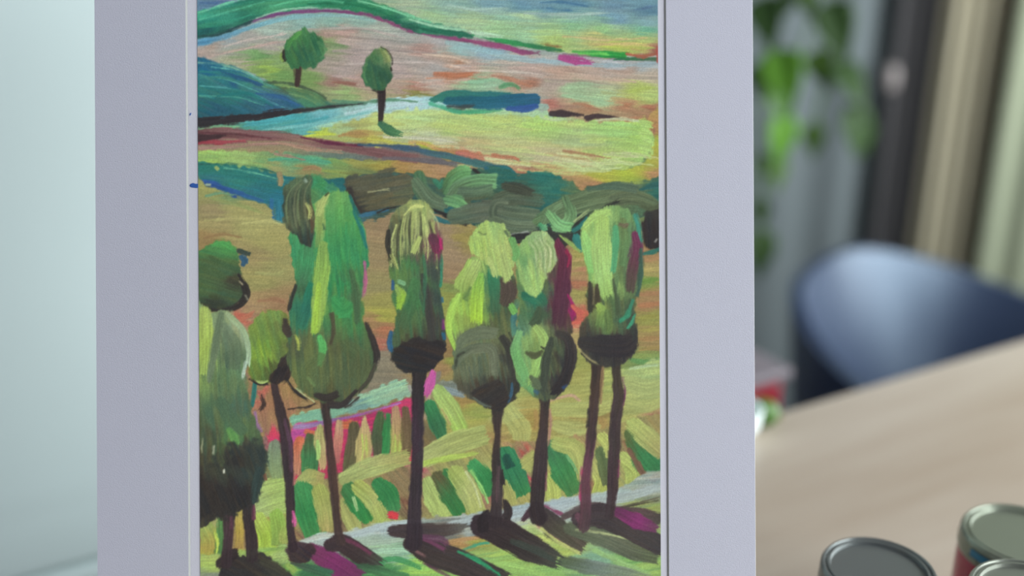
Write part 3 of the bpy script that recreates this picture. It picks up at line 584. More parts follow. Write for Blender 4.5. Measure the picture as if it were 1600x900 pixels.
for p,w,c in [([(898,392),(930,388),(1000,396)],6,(170,150,76)),([(895,408),(930,404),(960,410)],5,(176,150,84)),([(892,424),(920,420),(960,426)],7,(192,122,70)),([(892,442),(920,444),(950,450)],7,(190,104,62)),([(890,456),(930,460),(960,455)],8,(158,150,80)),
              ([(1000,392),(1015,396),(1034,392)],6,(186,116,60)),([(1000,408),(1034,402)],6,(190,130,66)),([(1000,424),(1034,420)],6,(180,164,90)),([(1000,440),(1034,436)],9,(108,146,66)),([(1000,460),(1034,458)],8,(178,116,62)),([(1000,478),(1034,474)],9,(184,108,56)),
              ([(1000,498),(1034,494)],8,(150,146,72)),([(1000,516),(1034,514)],6,(160,150,74)),([(1000,530),(1034,528)],7,(170,124,64)),([(1000,546),(1034,542)],6,(166,140,74)),([(985,562),(1010,566),(1034,562)],9,(96,146,84)),
              ([(380,350),(420,346),(445,352)],5,(176,172,108)),([(320,345),(370,340),(420,342)],4,(172,166,104)),([(330,310),(380,322),(420,335)],5,(140,150,90)),([(322,306),(345,302),(370,306)],4,(100,144,110)),([(320,372),(350,366),(380,372)],5,(150,112,64)),
              ([(400,425),(430,428),(448,422)],5,(160,160,100)),([(404,470),(430,468),(450,474)],7,(170,110,66)),([(376,498),(392,490),(400,484)],6,(208,104,66))]:
    S(p,[w*.7,w,w*.6],c,op=.85,dry=.28)
# ---- two small round trees
motif('painted_tree')
S([(466,104),(465,118),(464,131)],[11,11,8],(64,42,40), rag=0)
A([(441,90),(446,70),(457,53),(475,45),(492,51),(503,64),(508,80),(501,96),(488,106),(470,108),(454,104),(445,97)],[(470,55,(70,128,74)),(462,62,(58,118,66)),(490,60,(46,100,66)),(500,85,(64,118,76)),(475,85,(44,92,66)),(455,95,(54,108,66)),(480,100,(52,104,70))],ang=1.2,n=26,ln=18,w=6,rough=2)
S([(443,80),(442,90),(447,97)],[4,6,3],(46,40,36)); S([(439,84),(439,90),(443,98)],[2,3,2],(130,160,80))
S([(458,60),(466,52),(474,48)],[4,7,4],(84,150,76),dry=.25); S([(497,66),(508,76),(500,96)],[4,6,3],(88,140,92),op=.6,dry=.4)
S([(462,55),(452,66),(447,80)],[3,5,3],(72,136,70),op=.8,dry=.3)
motif('painted_tree')
S([(596,138),(596,160),(595,188)],[12,13,8],(52,38,40), rag=0)
A([(566,118),(570,98),(580,84),(598,73),(609,83),(613,103),(611,123),(602,138),(588,143),(575,136),(568,127)],[(590,85,(64,110,66)),(602,82,(130,146,84)),(608,92,(120,140,90)),(585,105,(44,90,66)),(575,120,(50,100,66)),(600,120,(42,84,62)),(590,136,(50,96,66))],ang=1.3,n=20,ln=16,w=6,rough=1.6)
S([(596,74),(606,80),(613,93),(612,104)],[1.5,2.5,2.5,1.5],(40,36,32)); S([(611,106),(612,112)],[2,2],(40,36,32)); S([(582,140),(594,144),(600,142)],[2,3,2],(40,36,36))
S([(600,80),(606,88),(609,98)],[3,5,2],(150,160,100),op=.8,dry=.3); S([(572,100),(568,116),(574,132)],[3,4,3],(90,140,84),op=.7,dry=.3)
S([(594,193),(608,203),(632,211)],[8,17,6],[(54,100,76),(62,112,74),(80,130,84)],dry=.1,rag=.5)
motif('painted_bush')
S([(672,162),(720,174),(790,172)],[6,7,4],[(84,176,140),(66,160,116),(110,176,130)],dry=.12)
S([(676,156),(700,150),(740,150),(790,152),(815,150)],[8,18,18,16,10],[(44,116,100),(42,112,104),(40,110,112),(40,106,108)],st=.1,rag=0)
S([(700,158),(760,160),(834,156)],[14,20,22],[(36,94,110),(36,96,118),(38,92,126)],st=.12,rag=0)
S([(700,166),(725,167),(745,164)],[6,8,4],(62,72,74),dry=.1); S([(795,170),(815,170),(838,166)],[8,12,8],(48,84,146),rag=0)
motif('painted_shrub')
S([(862,177),(880,177),(915,180)],[8,12,2.5],(62,48,52),rag=.1); S([(918,184),(935,181),(972,184)],[8,8,2],(66,50,54),rag=.2)
ground()
S([(845,180),(860,186),(905,186)],[2,4,2],(190,205,160),op=.7,dry=.2); S([(930,188),(970,186),(1005,190)],[2,5,3],(196,210,170),op=.8,dry=.3)
# ---- hedge behind the big trees
motif('painted_hedge')
A([(540,284),(560,276),(620,270),(680,278),(720,268),(780,262),(812,272),(850,268),(890,282),(905,294),(960,292),(1000,284),(1046,282),(1046,345),(1000,340),(940,330),(900,372),(880,385),(850,372),(800,380),(760,360),(700,340),(640,325),(560,345)],
  [(790,280,(44,100,90)),(850,278,(36,108,100)),(820,300,(64,84,66)),(870,295,(44,110,98)),(860,320,(44,100,92)),(900,300,(80,112,80)),(690,340,(44,100,100)),(1030,300,(40,100,92)),(960,310,(90,110,74)),(1000,300,(88,106,76)),(740,300,(80,90,66)),(560,336,(50,96,110)),(600,325,(60,80,70)),(900,350,(50,56,48)),(780,372,(48,50,46)),(880,380,(46,48,46))],ang=.1,n=50,ln=22,w=7,rough=2.5)
A([(537,292),(541,276),(552,272),(575,275),(600,264),(622,261),(612,272),(640,272),(650,282),(648,300),(635,318),(605,324),(580,330),(564,336),(553,322),(545,305)],[(560,290,(92,90,70)),(545,300,(64,60,50)),(600,275,(86,86,68)),(620,290,(98,94,72)),(590,315,(88,88,68)),(565,330,(56,56,50)),(640,300,(88,94,70))],ang=-.2,n=30,ln=22,w=6,rough=2)
S([(546,296),(552,312),(566,334)],[8,8,6],(58,52,48),dry=.15); S([(560,338),(580,334),(612,326)],[3,6,4],(56,104,128),dry=.2); S([(590,332),(605,326),(630,322)],[4,4,2],(50,44,40),dry=.2)
S([(575,300),(600,296),(612,297)],[2,3,2],(150,150,110),dry=.4)
S([(655,275),(660,300),(690,320)],[18,26,22],[(70,110,78),(84,110,84),(90,112,84)],st=.22,lane=2)
S([(650,285),(672,312),(700,324)],[16,22,16],[(96,118,90),(92,110,86)],st=.25,lane=2)
S([(668,325),(700,338),(735,352)],[5,8,6],(44,40,40),dry=.15); S([(676,340),(695,346),(710,349)],[8,8,4],(46,104,110),dry=.15)
S([(740,265),(748,272),(752,288)],[4,6,4],(46,42,40)); S([(680,284),(688,290),(694,280)],[8,10,6],(58,124,96),dry=.2)
S([(696,298),(706,280),(722,270),(736,268)],[12,20,22,14],[(80,120,80),(90,138,86),(104,164,102)],st=.28,lane=2,h=1.6,rag=.1)
S([(700,316),(716,294),(745,284),(774,284)],[14,24,22,26],[(90,110,86),(92,124,88),(98,142,96),(110,160,108)],st=.28,lane=2,h=1.6,rag=.1)
S([(722,300),(745,300),(770,294)],[16,18,14],[(84,106,84),(92,120,90)],st=.22,lane=2,rag=.1)
S([(738,316),(755,316),(765,314)],[6,10,8],(48,84,80)); S([(755,316),(768,317)],[6,6],(52,48,46))
S([(700,312),(715,316),(732,328)],[14,24,8],[(94,140,94),(110,170,108)],st=.26,lane=2,h=1.6,rag=.3)
S([(712,338),(760,330),(800,338),(840,342)],[26,36,40,30],[(86,102,82),(94,104,86),(90,106,84),(96,112,88)],st=.2,lane=2,rag=.2)
S([(780,312),(800,308),(850,314)],[22,26,20],[(80,92,72),(82,92,74),(76,100,80)],st=.2,dry=.15); S([(790,290),(810,294),(835,304)],[14,20,10],(64,70,58),dry=.25)
S([(800,356),(772,340),(776,318),(800,318)],[8,14,12,8],[(96,112,88),(78,92,74),(100,112,90)],st=.3,lane=2)
S([(770,344),(800,354),(840,356)],[12,20,18],[(92,108,84),(100,116,92)],st=.2,lane=2)
S([(840,345),(870,330),(900,318),(950,305),(990,298)],[16,30,34,34,20],[(90,118,80),(96,116,82),(98,118,84),(92,108,78),(96,112,82)],st=.28,lane=2,dry=.12)
S([(960,312),(990,308),(1030,322)],[18,24,16],[(88,100,74),(96,112,80)],st=.24,lane=2,dry=.12)
S([(920,294),(960,290),(1000,296)],[8,14,10],[(70,96,80),(84,104,84)],dry=.25)
S([(850,350),(858,334),(872,322),(882,318)],[10,14,12,8],[(100,130,92),(110,140,100)],st=.3,lane=2)
S([(884,310),(892,335),(882,352),(860,356)],[10,18,18,14],[(90,120,84),(110,150,100),(126,180,122)],st=.3,lane=2.2,h=1.6)
S([(858,334),(874,352),(894,356)],[10,22,14],[(110,160,104),(130,188,124),(118,176,112)],st=.3,lane=2.2,h=1.7,rag=.15)
S([(844,352),(850,356),(856,352)],[6,10,6],[(80,160,110),(130,196,140)],dry=.15)
S([(898,346),(915,332),(925,326)],[3,5,2],(150,170,116),dry=.3); S([(900,350),(930,336),(950,322),(970,312)],[4,6,7,5],(46,48,44),dry=.2)
S([(796,372),(820,368),(845,362)],[8,9,5],(46,44,44),dry=.15); S([(798,366),(815,364),(830,361)],[2,3,2],(150,160,150),dry=.3)
S([(862,366),(880,372),(893,366)],[10,18,12],(54,56,52),dry=.1); S([(896,360),(910,350),(920,338)],[6,10,6],(46,112,104),dry=.1)
S([(900,372),(906,382),(914,392)],[12,16,10],(48,120,112),dry=.1); S([(1000,296),(1020,290),(1036,288)],[4,10,12],(46,96,92),dry=.2)
motif('painted_tree')
A([(1006,336),(1014,326),(1046,324),(1046,392),(1022,390),(1008,382),(1003,362)],[(1015,350,(50,42,42)),(1028,370,(44,38,40)),(1028,330,(56,52,46))],ang=1.5,n=6,ln=20,w=6)
S([(1002,322),(1014,326),(1034,322)],[6,8,6],(84,96,68),dry=.3); S([(1000,396),(1018,394),(1036,388)],[4,7,7],(46,110,98),dry=.2); S([(1024,378),(1028,372)],[2,2],(160,160,150))
# ---- lower fields
ground()
A([(690,596),(760,600),(850,590),(920,580),(985,576),(1046,566),(1046,700),(960,690),(840,700),(760,720),(700,700),(660,660)],
  [(800,600,(160,178,100)),(740,645,(150,162,78)),(720,628,(166,132,62)),(800,650,(174,176,108)),(830,655,(166,140,64)),(880,610,(164,166,92)),(860,590,(160,140,70)),(900,640,(170,170,98)),(950,600,(165,175,98)),(1010,585,(165,186,118)),
   (1010,620,(165,176,108)),(900,676,(168,168,96)),(980,650,(165,170,98)),(720,660,(160,160,84)),(760,690,(166,130,70)),(935,660,(166,130,64)),(1026,655,(196,80,60)),(870,575,(150,150,78)),(710,605,(120,130,122))],ang=-.1,n=60,ln=46,w=10,dry=.3,hot=.2,jit=.03)
S([(985,576),(1010,572),(1034,570)],[3,4,3],(176,200,150),dry=.1)
S([(905,625),(890,618),(850,630)],[3,5,3],(190,150,110),dry=.4)
for p,w,c in [([(790,640),(812,670),(815,692)],34,(172,180,108)),([(870,640),(920,640),(960,634)],26,(168,176,104)),([(870,665),(905,672),(940,664)],22,(172,178,108)),([(985,600),(1010,606),(1034,600)],30,(168,180,112)),([(985,630),(1010,634),(1034,628)],22,(166,176,106)),
              ([(800,690),(830,694),(842,690)],5,(150,120,60)),([(836,644),(838,660),(834,674)],8,(170,130,60))]:
    S(p,[w*.8,w,w*.7],c,op=.75,dry=.25,lane=2.2)
S([(660,604),(678,596),(688,580)],[8,12,10],(120,120,120),op=.7,dry=.3); S([(690,606),(706,612),(728,618)],[5,12,10],(134,150,152),dry=.25)
# vineyard wall, red ground
A([(296,790),(330,760),(400,690),(455,668),(560,640),(650,600),(670,640),(700,700),(760,690),(840,690),(920,676),(1046,650),(1046,770),(900,792),(700,826),(560,850),(440,880),(296,930)],
  [(420,640,(168,114,66)),(430,690,(200,70,96)),(480,680,(196,66,90)),(540,700,(196,52,92)),(600,680,(192,50,96)),(640,700,(110,96,62)),(560,800,(120,80,60)),(640,790,(122,76,56)),(480,830,(150,80,66)),(700,780,(150,76,64)),(760,780,(176,80,70)),
   (830,750,(204,62,76)),(660,740,(206,66,90)),(900,700,(190,90,66)),(1000,700,(126,84,62)),(930,760,(150,96,66)),(1026,740,(200,70,70)),(330,830,(176,110,76)),(400,830,(150,110,70)),(420,740,(120,130,84)),(820,705,(206,70,56)),(600,830,(160,168,98)),(480,780,(150,150,90)),(560,740,(150,140,86)),(700,740,(160,160,94)),(720,790,(150,150,88)),(780,740,(160,164,96)),(860,720,(160,160,92)),(860,770,(160,160,92)),(940,720,(164,166,96)),(1000,690,(160,166,96)),(990,760,(164,164,96)),(340,800,(150,150,90)),(430,800,(150,166,90)),(640,760,(140,120,80))],ang=.9,n=30,ln=24,w=7,dry=.3,hot=.05)
# ochre strip beside the first trunks
A([(412,606),(450,600),(470,625),(455,650),(440,690),(418,682),(406,650)],[(420,620,(170,116,66)),(430,660,(168,116,68)),(450,612,(164,122,64)),(408,612,(214,90,66)),(428,686,(206,66,96))],ang=1.4,n=10,ln=20,w=6)
S([(402,612),(408,616),(410,624)],[6,10,6],(212,96,72)); S([(398,600),(396,620),(392,640)],[6,8,6],(44,116,110),dry=.15); S([(408,618),(412,632),(404,644)],[4,8,4],(64,48,44),dry=.15)
S([(398,645),(402,665),(410,678)],[5,10,4],(150,112,150),dry=.25); S([(392,688),(396,680)],[4,5],(150,96,150)); S([(425,686),(436,690)],[8,6],(210,62,104))
motif('painted_house')
A([(452,655),(470,645),(520,635),(560,618),(600,602),(628,594),(638,604),(640,618),(600,632),(560,642),(520,653),(488,660),(465,667)],[(470,655,(130,184,150)),(520,645,(126,178,146)),(580,622,(140,188,156)),(625,605,(150,196,160)),(630,615,(150,180,150)),(560,635,(120,160,150))],ang=-.3,n=22,ln=40,w=6,rough=2)
A([(458,668),(520,658),(580,645),(640,622),(652,640),(650,720),(600,726),(540,738),(500,750),(455,745)],[(465,680,(190,80,150)),(500,680,(190,58,104)),(540,690,(188,54,96)),(600,660,(186,52,96)),(600,700,(196,56,92)),(640,640,(206,60,104)),(630,720,(200,60,80)),(500,740,(200,60,90)),(470,720,(190,80,60))],ang=-.2,n=14,ln=24,w=8)
S([(460,668),(490,664),(525,656),(570,646),(630,628)],[6,7,5,4,3],[(160,140,180),(140,96,160),(150,90,160),(170,110,170)],dry=.15); S([(640,605),(645,616)],[6,6],(150,150,140),dry=.2)
for p,w,c in [([(468,688),(466,700),(464,745)],[12,14,10],[(235,96,42),(214,112,70),(190,120,80)]),([(480,676),(500,678)],[8,6],(230,92,50)),([(532,664),(548,664),(560,660)],[10,12,4],(232,94,44)),
              ([(484,684),(484,712),(482,752)],[12,24,18],[(74,96,60),(56,120,72),(60,126,72)]),([(500,668),(500,690),(506,736)],[8,16,8],[(170,176,104),(178,166,104),(186,150,90)]),([(530,660),(528,690),(526,728)],[8,14,6],[(190,150,96),(204,112,84),(200,84,84)]),
              ([(496,690),(498,720)],[4,4],(160,196,110)),([(553,668),(554,700),(545,745)],[14,24,18],[(84,84,58),(92,88,60),(84,96,60)]),([(570,652),(569,690),(566,728)],[3,22,18],[(186,160,100),(182,160,96),(186,176,104)]),
              ([(594,648),(592,680),(594,714)],[10,22,16],[(74,104,62),(70,92,62),(80,84,60)]),([(606,650),(605,680),(602,714)],[8,14,10],(52,134,72)),([(618,640),(621,680),(616,714)],[10,18,12],[(190,140,90),(184,160,90),(160,190,90)]),
              ([(634,640),(636,680),(634,715)],[10,18,12],[(104,88,60),(110,98,62)])]:
    S(p,[q*1.22 for q in w],c,st=.22,rag=.2,dry=.06)
for x in (566,572,617,624): S([(x,680),(x+1,700),(x-1,724)],[1.5,2.5,1.5],(176,206,96),op=.8,dry=.3)
motif('painted_vineyard')
S([(430,695),(428,720),(434,752)],[16,24,16],[(120,140,112),(130,150,108),(140,160,104)],dry=.12,lane=2)
S([(671,612),(668,640),(664,660)],[5,5],(206,160,140),op=.6)
S([(685,612),(704,640),(722,676)],[22,32,24],[(160,190,104),(165,190,104),(160,196,90)],st=.18,lane=2.2,rag=.15)
S([(672,636),(684,664),(694,690)],[22,26,14],[(52,128,78),(50,108,72),(56,120,76)],st=.22,lane=2)
S([(690,640),(706,668)],[3,3],(196,150,100),op=.7,dry=.3)
S([(538,748),(580,730),(640,714)],[22,32,24],[(160,172,104),(168,180,110),(160,160,92)],st=.2,lane=2,rag=.2)
S([(664,716),(710,694),(762,678)],[30,38,30],[(168,178,112),(166,176,104),(160,172,100)],st=.2,lane=2,rag=.3)
S([(664,724),(700,716),(750,708)],[8,10,6],(172,196,90),dry=.3)
for p,w,c in [([(404,786),(424,778),(446,772)],[34,52,40],[(166,186,116),(162,184,104),(164,190,104)]),([(405,812),(416,836),(418,862)],[18,26,20],[(172,196,90),(160,192,70),(166,196,76)]),([(432,806),(436,830),(434,852)],[16,20,16],[(140,176,76),(128,156,74)]),
              ([(455,812),(446,836),(446,850)],[8,16,12],[(150,186,84),(150,160,84)]),([(316,806),(330,808),(346,804)],[20,24,18],[(176,150,100),(150,170,100)]),([(322,826),(332,850),(326,892)],[20,34,28],[(150,170,90),(166,150,66),(172,176,64)]),
              ([(345,812),(346,840),(344,880)],[10,16,16],[(90,140,76),(70,110,64)]),([(335,830),(340,850),(336,878)],[2,3,2],(190,210,84)),([(312,880),(330,886),(345,880)],[10,12,6],(176,200,84)),
              ([(374,800),(374,830),(372,866)],[12,12,10],[(176,160,76),(180,150,50),(170,130,60)]),([(468,764),(484,752),(502,754)],[20,30,22],[(164,180,108),(160,164,96),(160,150,84)]),
              ([(474,772),(482,800),(492,834)],[30,34,26],[(60,136,78),(46,128,70),(60,136,74)]),([(500,770),(508,796),(512,830)],[22,24,18],[(160,170,88),(166,170,96),(172,160,92)]),
              ([(536,784),(546,806),(556,830)],[10,24,18],[(160,166,96),(166,172,100)]),([(546,768),(562,788),(576,816)],[22,30,14],[(60,116,66),(46,126,66),(50,134,66)]),([(560,762),(584,784),(598,816)],[18,22,18],[(165,176,90),(170,180,104),(160,176,90)]),
              ([(552,778),(558,800)],[3,3],(160,196,130)),([(592,758),(606,772),(616,800)],[18,28,14],[(50,128,72),(46,124,68),(66,136,80)]),([(612,806),(622,808)],[10,8],(214,60,70)),([(670,756),(682,780),(696,806)],[20,30,24],[(168,190,110),(170,190,106)]),
              ([(684,746),(704,772),(722,800)],[16,28,22],[(90,88,58),(56,112,62),(50,118,62)]),([(698,738),(716,756),(728,786)],[10,12,6],[(56,118,66),(54,128,66)]),([(712,740),(732,770),(746,802)],[20,26,24],[(164,180,94),(172,180,110),(168,176,100)]),
              ([(728,738),(742,764),(752,796)],[2,3,2],[(200,206,150)]),([(742,730),(756,746),(766,776)],[18,24,10],[(60,146,84),(44,124,68),(50,120,66)]),([(736,736),(750,760),(764,790)],[3,4,3],[(140,200,110)]),
              ([(788,716),(800,740),(815,772)],[30,36,26],[(46,126,84),(44,118,80),(50,124,72)]),([(792,716),(798,730)],[10,12],(34,80,66)),([(828,722),(838,714)],[22,20],(168,172,98)),([(790,756),(796,772),(800,788)],[8,14,14],(176,176,100)),
              ([(858,748),(864,764),(866,782)],[14,20,20],[(170,186,96),(176,186,96)]),([(864,700),(884,736),(900,768)],[20,38,26],[(60,120,80),(56,130,74),(66,120,66)]),([(872,694),(900,704),(912,750)],[18,26,14],[(170,180,100),(168,176,100),(170,170,96)]),
              ([(886,712),(896,726),(904,742)],[2,3,2],(110,170,110)),([(932,730),(942,750),(936,776)],[18,22,20],[(176,180,104),(170,184,84)]),([(938,706),(946,730),(950,758)],[12,18,14],[(90,110,70),(90,100,66)]),([(942,684),(952,696),(952,716)],[14,18,10],[(176,186,100),(172,180,100)]),
              ([(976,716),(996,736),(996,764)],[18,36,28],[(176,190,104),(168,186,98),(176,184,98)]),([(984,680),(1006,716),(1034,744)],[16,30,28],[(84,104,60),(54,124,74),(48,118,70)]),([(990,664),(1012,684),(1036,706)],[18,26,22],[(172,186,104),(170,176,104),(164,160,98)]),
              ([(984,704),(1004,738),(1020,752)],[5,8,5],(124,86,64)),([(1020,748),(1034,742)],[10,10],(200,66,66)),([(976,762),(996,766),(1012,758)],[4,5,3],(214,120,90))]:
    S(p,[q*1.28 for q in w],c,st=.18,lane=1.3,rag=.1,dry=.05,rough=1.3)
# ---- path and lawn
ground()
A([(296,878),(350,866),(400,856),(440,852),(470,846),(520,838),(560,826),(640,812),(700,806),(760,800),(820,788),(900,774),(960,766),(1046,748),(1046,1000),(296,1000)],
  [(330,888,(160,186,96)),(330,898,(130,140,120)),(420,862,(150,184,90)),(440,870,(160,186,110)),(480,845,(176,190,180)),(500,838,(176,190,186)),(560,832,(172,188,184)),(600,825,(166,182,184)),(620,820,(178,194,190)),(580,850,(150,170,150)),(600,862,(150,190,150)),(620,870,(140,180,150)),
   (640,830,(150,160,150)),(700,830,(120,120,116)),(740,815,(166,180,180)),(730,836,(166,172,166)),(810,798,(166,182,184)),(900,785,(166,182,182)),(880,790,(170,186,188)),(960,780,(160,176,172)),(1020,765,(160,172,168)),(1020,780,(130,140,120)),(1020,790,(150,164,90)),(990,795,(150,164,100)),
   (720,850,(186,130,60)),(750,845,(150,150,74)),(740,866,(140,180,100)),(800,870,(150,186,96)),(780,890,(150,190,100)),(860,895,(140,184,100)),(850,840,(180,196,110)),(880,860,(170,190,100)),(900,896,(130,170,110)),(930,880,(130,170,140)),(980,880,(130,180,100)),(1020,880,(140,176,96)),(1026,865,(150,190,100)),
   (640,890,(130,184,90)),(600,890,(70,140,84)),(560,890,(60,110,70)),(660,885,(150,200,96)),(480,895,(56,110,74)),(460,890,(120,170,84)),(440,895,(70,90,56)),(680,898,(150,196,96)),(700,960,(130,180,90)),(400,960,(70,90,60)),(950,960,(130,170,96))],ang=-.12,n=90,ln=50,w=7,dry=.35,pw=4)
for p,w,c in [([(470,848),(500,838),(545,834)],10,(186,200,192)),([(545,838),(600,822),(640,816)],12,(178,194,194)),([(560,850),(610,846),(640,840)],8,(160,180,160)),([(580,864),(620,860),(645,862)],9,(166,204,172)),([(700,818),(740,812),(780,806)],8,(172,186,186)),
              ([(800,804),(870,790),(905,782)],18,(168,184,188)),([(920,784),(980,776),(1036,760)],16,(166,180,178)),([(940,800),(990,788),(1036,776)],4,(96,90,70)),([(960,796),(1000,788),(1036,780)],3,(70,66,54)),([(580,880),(620,874),(660,890)],10,(70,150,90)),
              ([(720,862),(750,850),(770,848)],4,(60,150,120)),([(705,848),(730,842),(760,840)],7,(186,130,64)),([(740,880),(800,886),(860,900)],12,(150,192,104)),([(930,860),(970,880),(1020,900)],10,(150,190,120))]:
    S(p,[w*.7,w,w*.6],c,op=.85,dry=.25)
motif('painted_shadow')
A([(342,905),(346,884),(356,868),(368,864),(384,872),(404,864),(418,868),(428,882),(462,902),(480,930),(470,990),(340,990)],[(380,890,(52,46,46)),(440,900,(62,60,52)),(360,875,(50,42,44))],ang=.5,n=16,ln=26,w=9,rough=2.5)
S([(345,880),(360,868),(372,862)],[16,20,14],(52,40,42)); S([(410,878),(430,886),(450,900)],[10,14,10],(66,64,52),dry=.3)
motif('painted_shadow')
S([(486,860),(520,880),(560,906)],[22,36,36],[(112,50,84),(124,44,98),(112,50,90)],st=.14)
A([(447,856),(458,846),(474,846),(488,853),(491,864),(483,878),(466,883),(452,874)],[(470,865,(58,44,48)),(460,855,(70,50,56))],ang=.6,n=6,ln=16,w=5)
S([(455,880),(490,890),(520,900)],[5,14,16],[(70,84,70),(56,110,76)],dry=.25); S([(450,884),(462,894)],[8,10],(140,170,84),dry=.2)
motif('painted_shadow')
S([(514,852),(535,850),(565,868),(600,888)],[18,32,30,22],[(60,44,48),(64,44,46),(62,48,48),(70,76,66)],st=.16,rag=.5)
S([(535,840),(560,852),(585,870)],[5,7,4],(110,56,80),op=.85,dry=.2); S([(560,884),(590,892),(640,906)],[8,16,18],[(60,90,66),(76,140,84)],dry=.3)
motif('painted_shadow')
S([(614,830),(650,830),(700,828),(738,820)],[18,26,20,8],[(64,50,52),(66,54,56),(78,68,64),(100,100,92)],st=.14,dry=.08,rag=.6)
S([(642,850),(680,866),(730,884),(790,912)],[26,44,40,36],[(58,42,46),(62,50,52),(60,48,52),(62,56,54)],st=.16)
S([(640,836),(670,846),(700,862)],[4,7,5],(112,62,92),op=.8,dry=.2); S([(650,862),(668,872)],[3,3],(170,110,110),op=.7); S([(655,838),(690,844),(702,856)],[8,12,6],(96,60,84),op=.8,dry=.2)
S([(716,862),(750,878),(785,900)],[4,6,4],(50,150,100),dry=.1); S([(662,880),(690,895),(710,906)],[3,4],(90,56,72),op=.7,dry=.2)
motif('painted_shadow')
S([(880,878),(920,886),(990,900),(1034,915)],[16,24,20,14],[(74,84,70),(110,120,116),(120,130,120),(130,160,100)],op=.8,dry=.35)
S([(752,822),(780,830),(830,858),(880,880)],[36,46,44,20],[(52,38,44),(52,38,42),(58,50,50),(70,74,66)],st=.16,rag=.5)
S([(760,803),(755,815),(756,832)],[12,18,16],(46,36,40)); S([(790,785),(794,800),(790,812)],[10,14,12],(52,42,44)); S([(800,846),(840,862),(870,876)],[8,12,6],(60,70,62),op=.8,dry=.2)
motif('painted_shadow')
S([(818,812),(830,800),(850,795)],[8,14,14],(70,46,56),dry=.1)
S([(838,796),(868,826),(914,858)],[24,38,22],[(60,46,48),(74,70,60),(84,74,66)],st=.2,rag=.3)
S([(852,790),(870,800),(884,806)],[3,6,3],(130,70,96),dry=.2); S([(826,818),(845,828),(852,836)],[3,6,3],(200,204,150),dry=.25); S([(838,820),(862,838),(900,862)],[2,3,2],(190,110,90),op=.7,dry=.25)
S([(846,826),(870,846),(912,868)],[5,6,4],(186,196,116),dry=.2)
S([(890,826),(940,840),(990,862),(1030,872)],[20,30,28,22],[(84,92,72),(96,104,84),(92,96,80),(90,100,72)],st=.2,dry=.12)
S([(900,828),(940,832),(1010,850)],[2,3,2],(176,186,130),dry=.35)
motif('painted_shadow')
S([(880,808),(915,795),(945,792)],[8,18,16],(84,70,70),dry=.15)
S([(905,812),(940,806),(990,830),(1040,856)],[24,40,34,30],[(66,54,58),(60,50,54),(66,56,58),(60,54,60)],st=.16)
S([(960,800),(1000,806),(1036,812)],[18,24,18],[(80,60,64),(92,70,72),(70,64,60)],dry=.15)
S([(965,800),(995,815),(1030,828)],[14,26,12],[(110,50,90),(136,50,110),(100,56,84)],op=.9,dry=.2); S([(904,806),(912,820)],[10,12],(110,70,84),op=.7)
# ---- trunks and crowns of the avenue
def trunk(pts, ws, cols, st=.14): S(pts, ws, cols, st=st, rag=0, rough=.9, h=1.2, lane=1.8)
# tree with the round olive foot, second from the left edge
motif('painted_tree')
trunk([(427,596),(432,620),(439,645),(447,690),(450,730),(453,776),(454,830),(458,856)],[11,13,17,20,18,15,12,16],[(64,48,50),(58,46,48),(60,48,54),(54,42,48),(56,42,48),(58,42,48)])
S([(444,655),(452,690),(456,740)],[3,4,3],(96,66,84),op=.8,dry=.3); S([(458,800),(460,815),(460,826)],[3,5,3],(206,90,150)); S([(461,740),(459,760)],[3,3],(206,96,90),op=.8)
A([(386,530),(394,504),(412,488),(436,486),(450,496),(454,525),(455,560),(442,588),(420,599),(400,597),(389,580)],[(420,492,(120,150,72)),(405,510,(104,138,66)),(440,505,(104,120,64)),(410,545,(116,156,60)),(412,560,(130,170,64)),(400,575,(100,130,60)),(440,550,(92,110,62)),(430,580,(72,88,52)),(395,540,(96,130,66))],ang=1.3,n=26,ln=26,w=6)
S([(390,592),(405,600),(422,600)],[3,4,3],(44,42,40)); S([(398,594),(408,598),(420,594)],[2,4,2],(170,190,110),dry=.2)
A([(420,594),(432,574),(442,556),(452,553),(459,562),(456,580),(448,596),(430,600)],[(440,580,(52,42,42)),(450,565,(62,50,46))],ang=-1,n=6,ln=18,w=6)
# big tree
motif('painted_tree')
trunk([(508,618),(509,640),(514,690),(520,745),(524,790),(528,832),(532,846)],[16,14,12,15,13,13,16],[(58,46,44),(64,46,44),(80,54,48),(78,54,48),(68,50,46),(70,52,50)])
A([(450,565),(448,530),(452,498),(450,470),(460,440),(456,400),(450,372),(462,350),(478,300),(505,288),(530,296),(546,305),(553,326),(563,346),(572,370),(577,400),(571,430),(566,465),(567,500),(577,520),(586,548),(587,572),(572,602),(545,624),(518,632),(494,627),(470,612),(456,590)],
  [(520,310,(110,168,88)),(540,330,(96,164,84)),(530,360,(70,152,82)),(550,380,(60,144,84)),(515,350,(84,156,84)),(525,400,(60,150,84)),(560,400,(54,140,86)),(545,430,(66,124,74)),(530,440,(50,140,80)),(555,470,(72,104,70)),(530,480,(56,140,78)),(540,500,(72,130,72)),
   (465,390,(64,146,92)),(475,420,(66,140,88)),(470,480,(44,110,86)),(480,500,(50,116,84)),(465,450,(60,100,70)),(500,480,(120,164,74)),(460,540,(84,92,64)),(490,550,(96,112,66)),(520,550,(82,92,62)),(550,540,(74,104,66)),(500,590,(88,104,66)),(540,590,(84,98,64)),(560,570,(78,90,60)),(520,615,(78,86,58)),(470,580,(92,110,66))],ang=1.5,n=80,ln=40,w=6,dry=.25,rough=2)
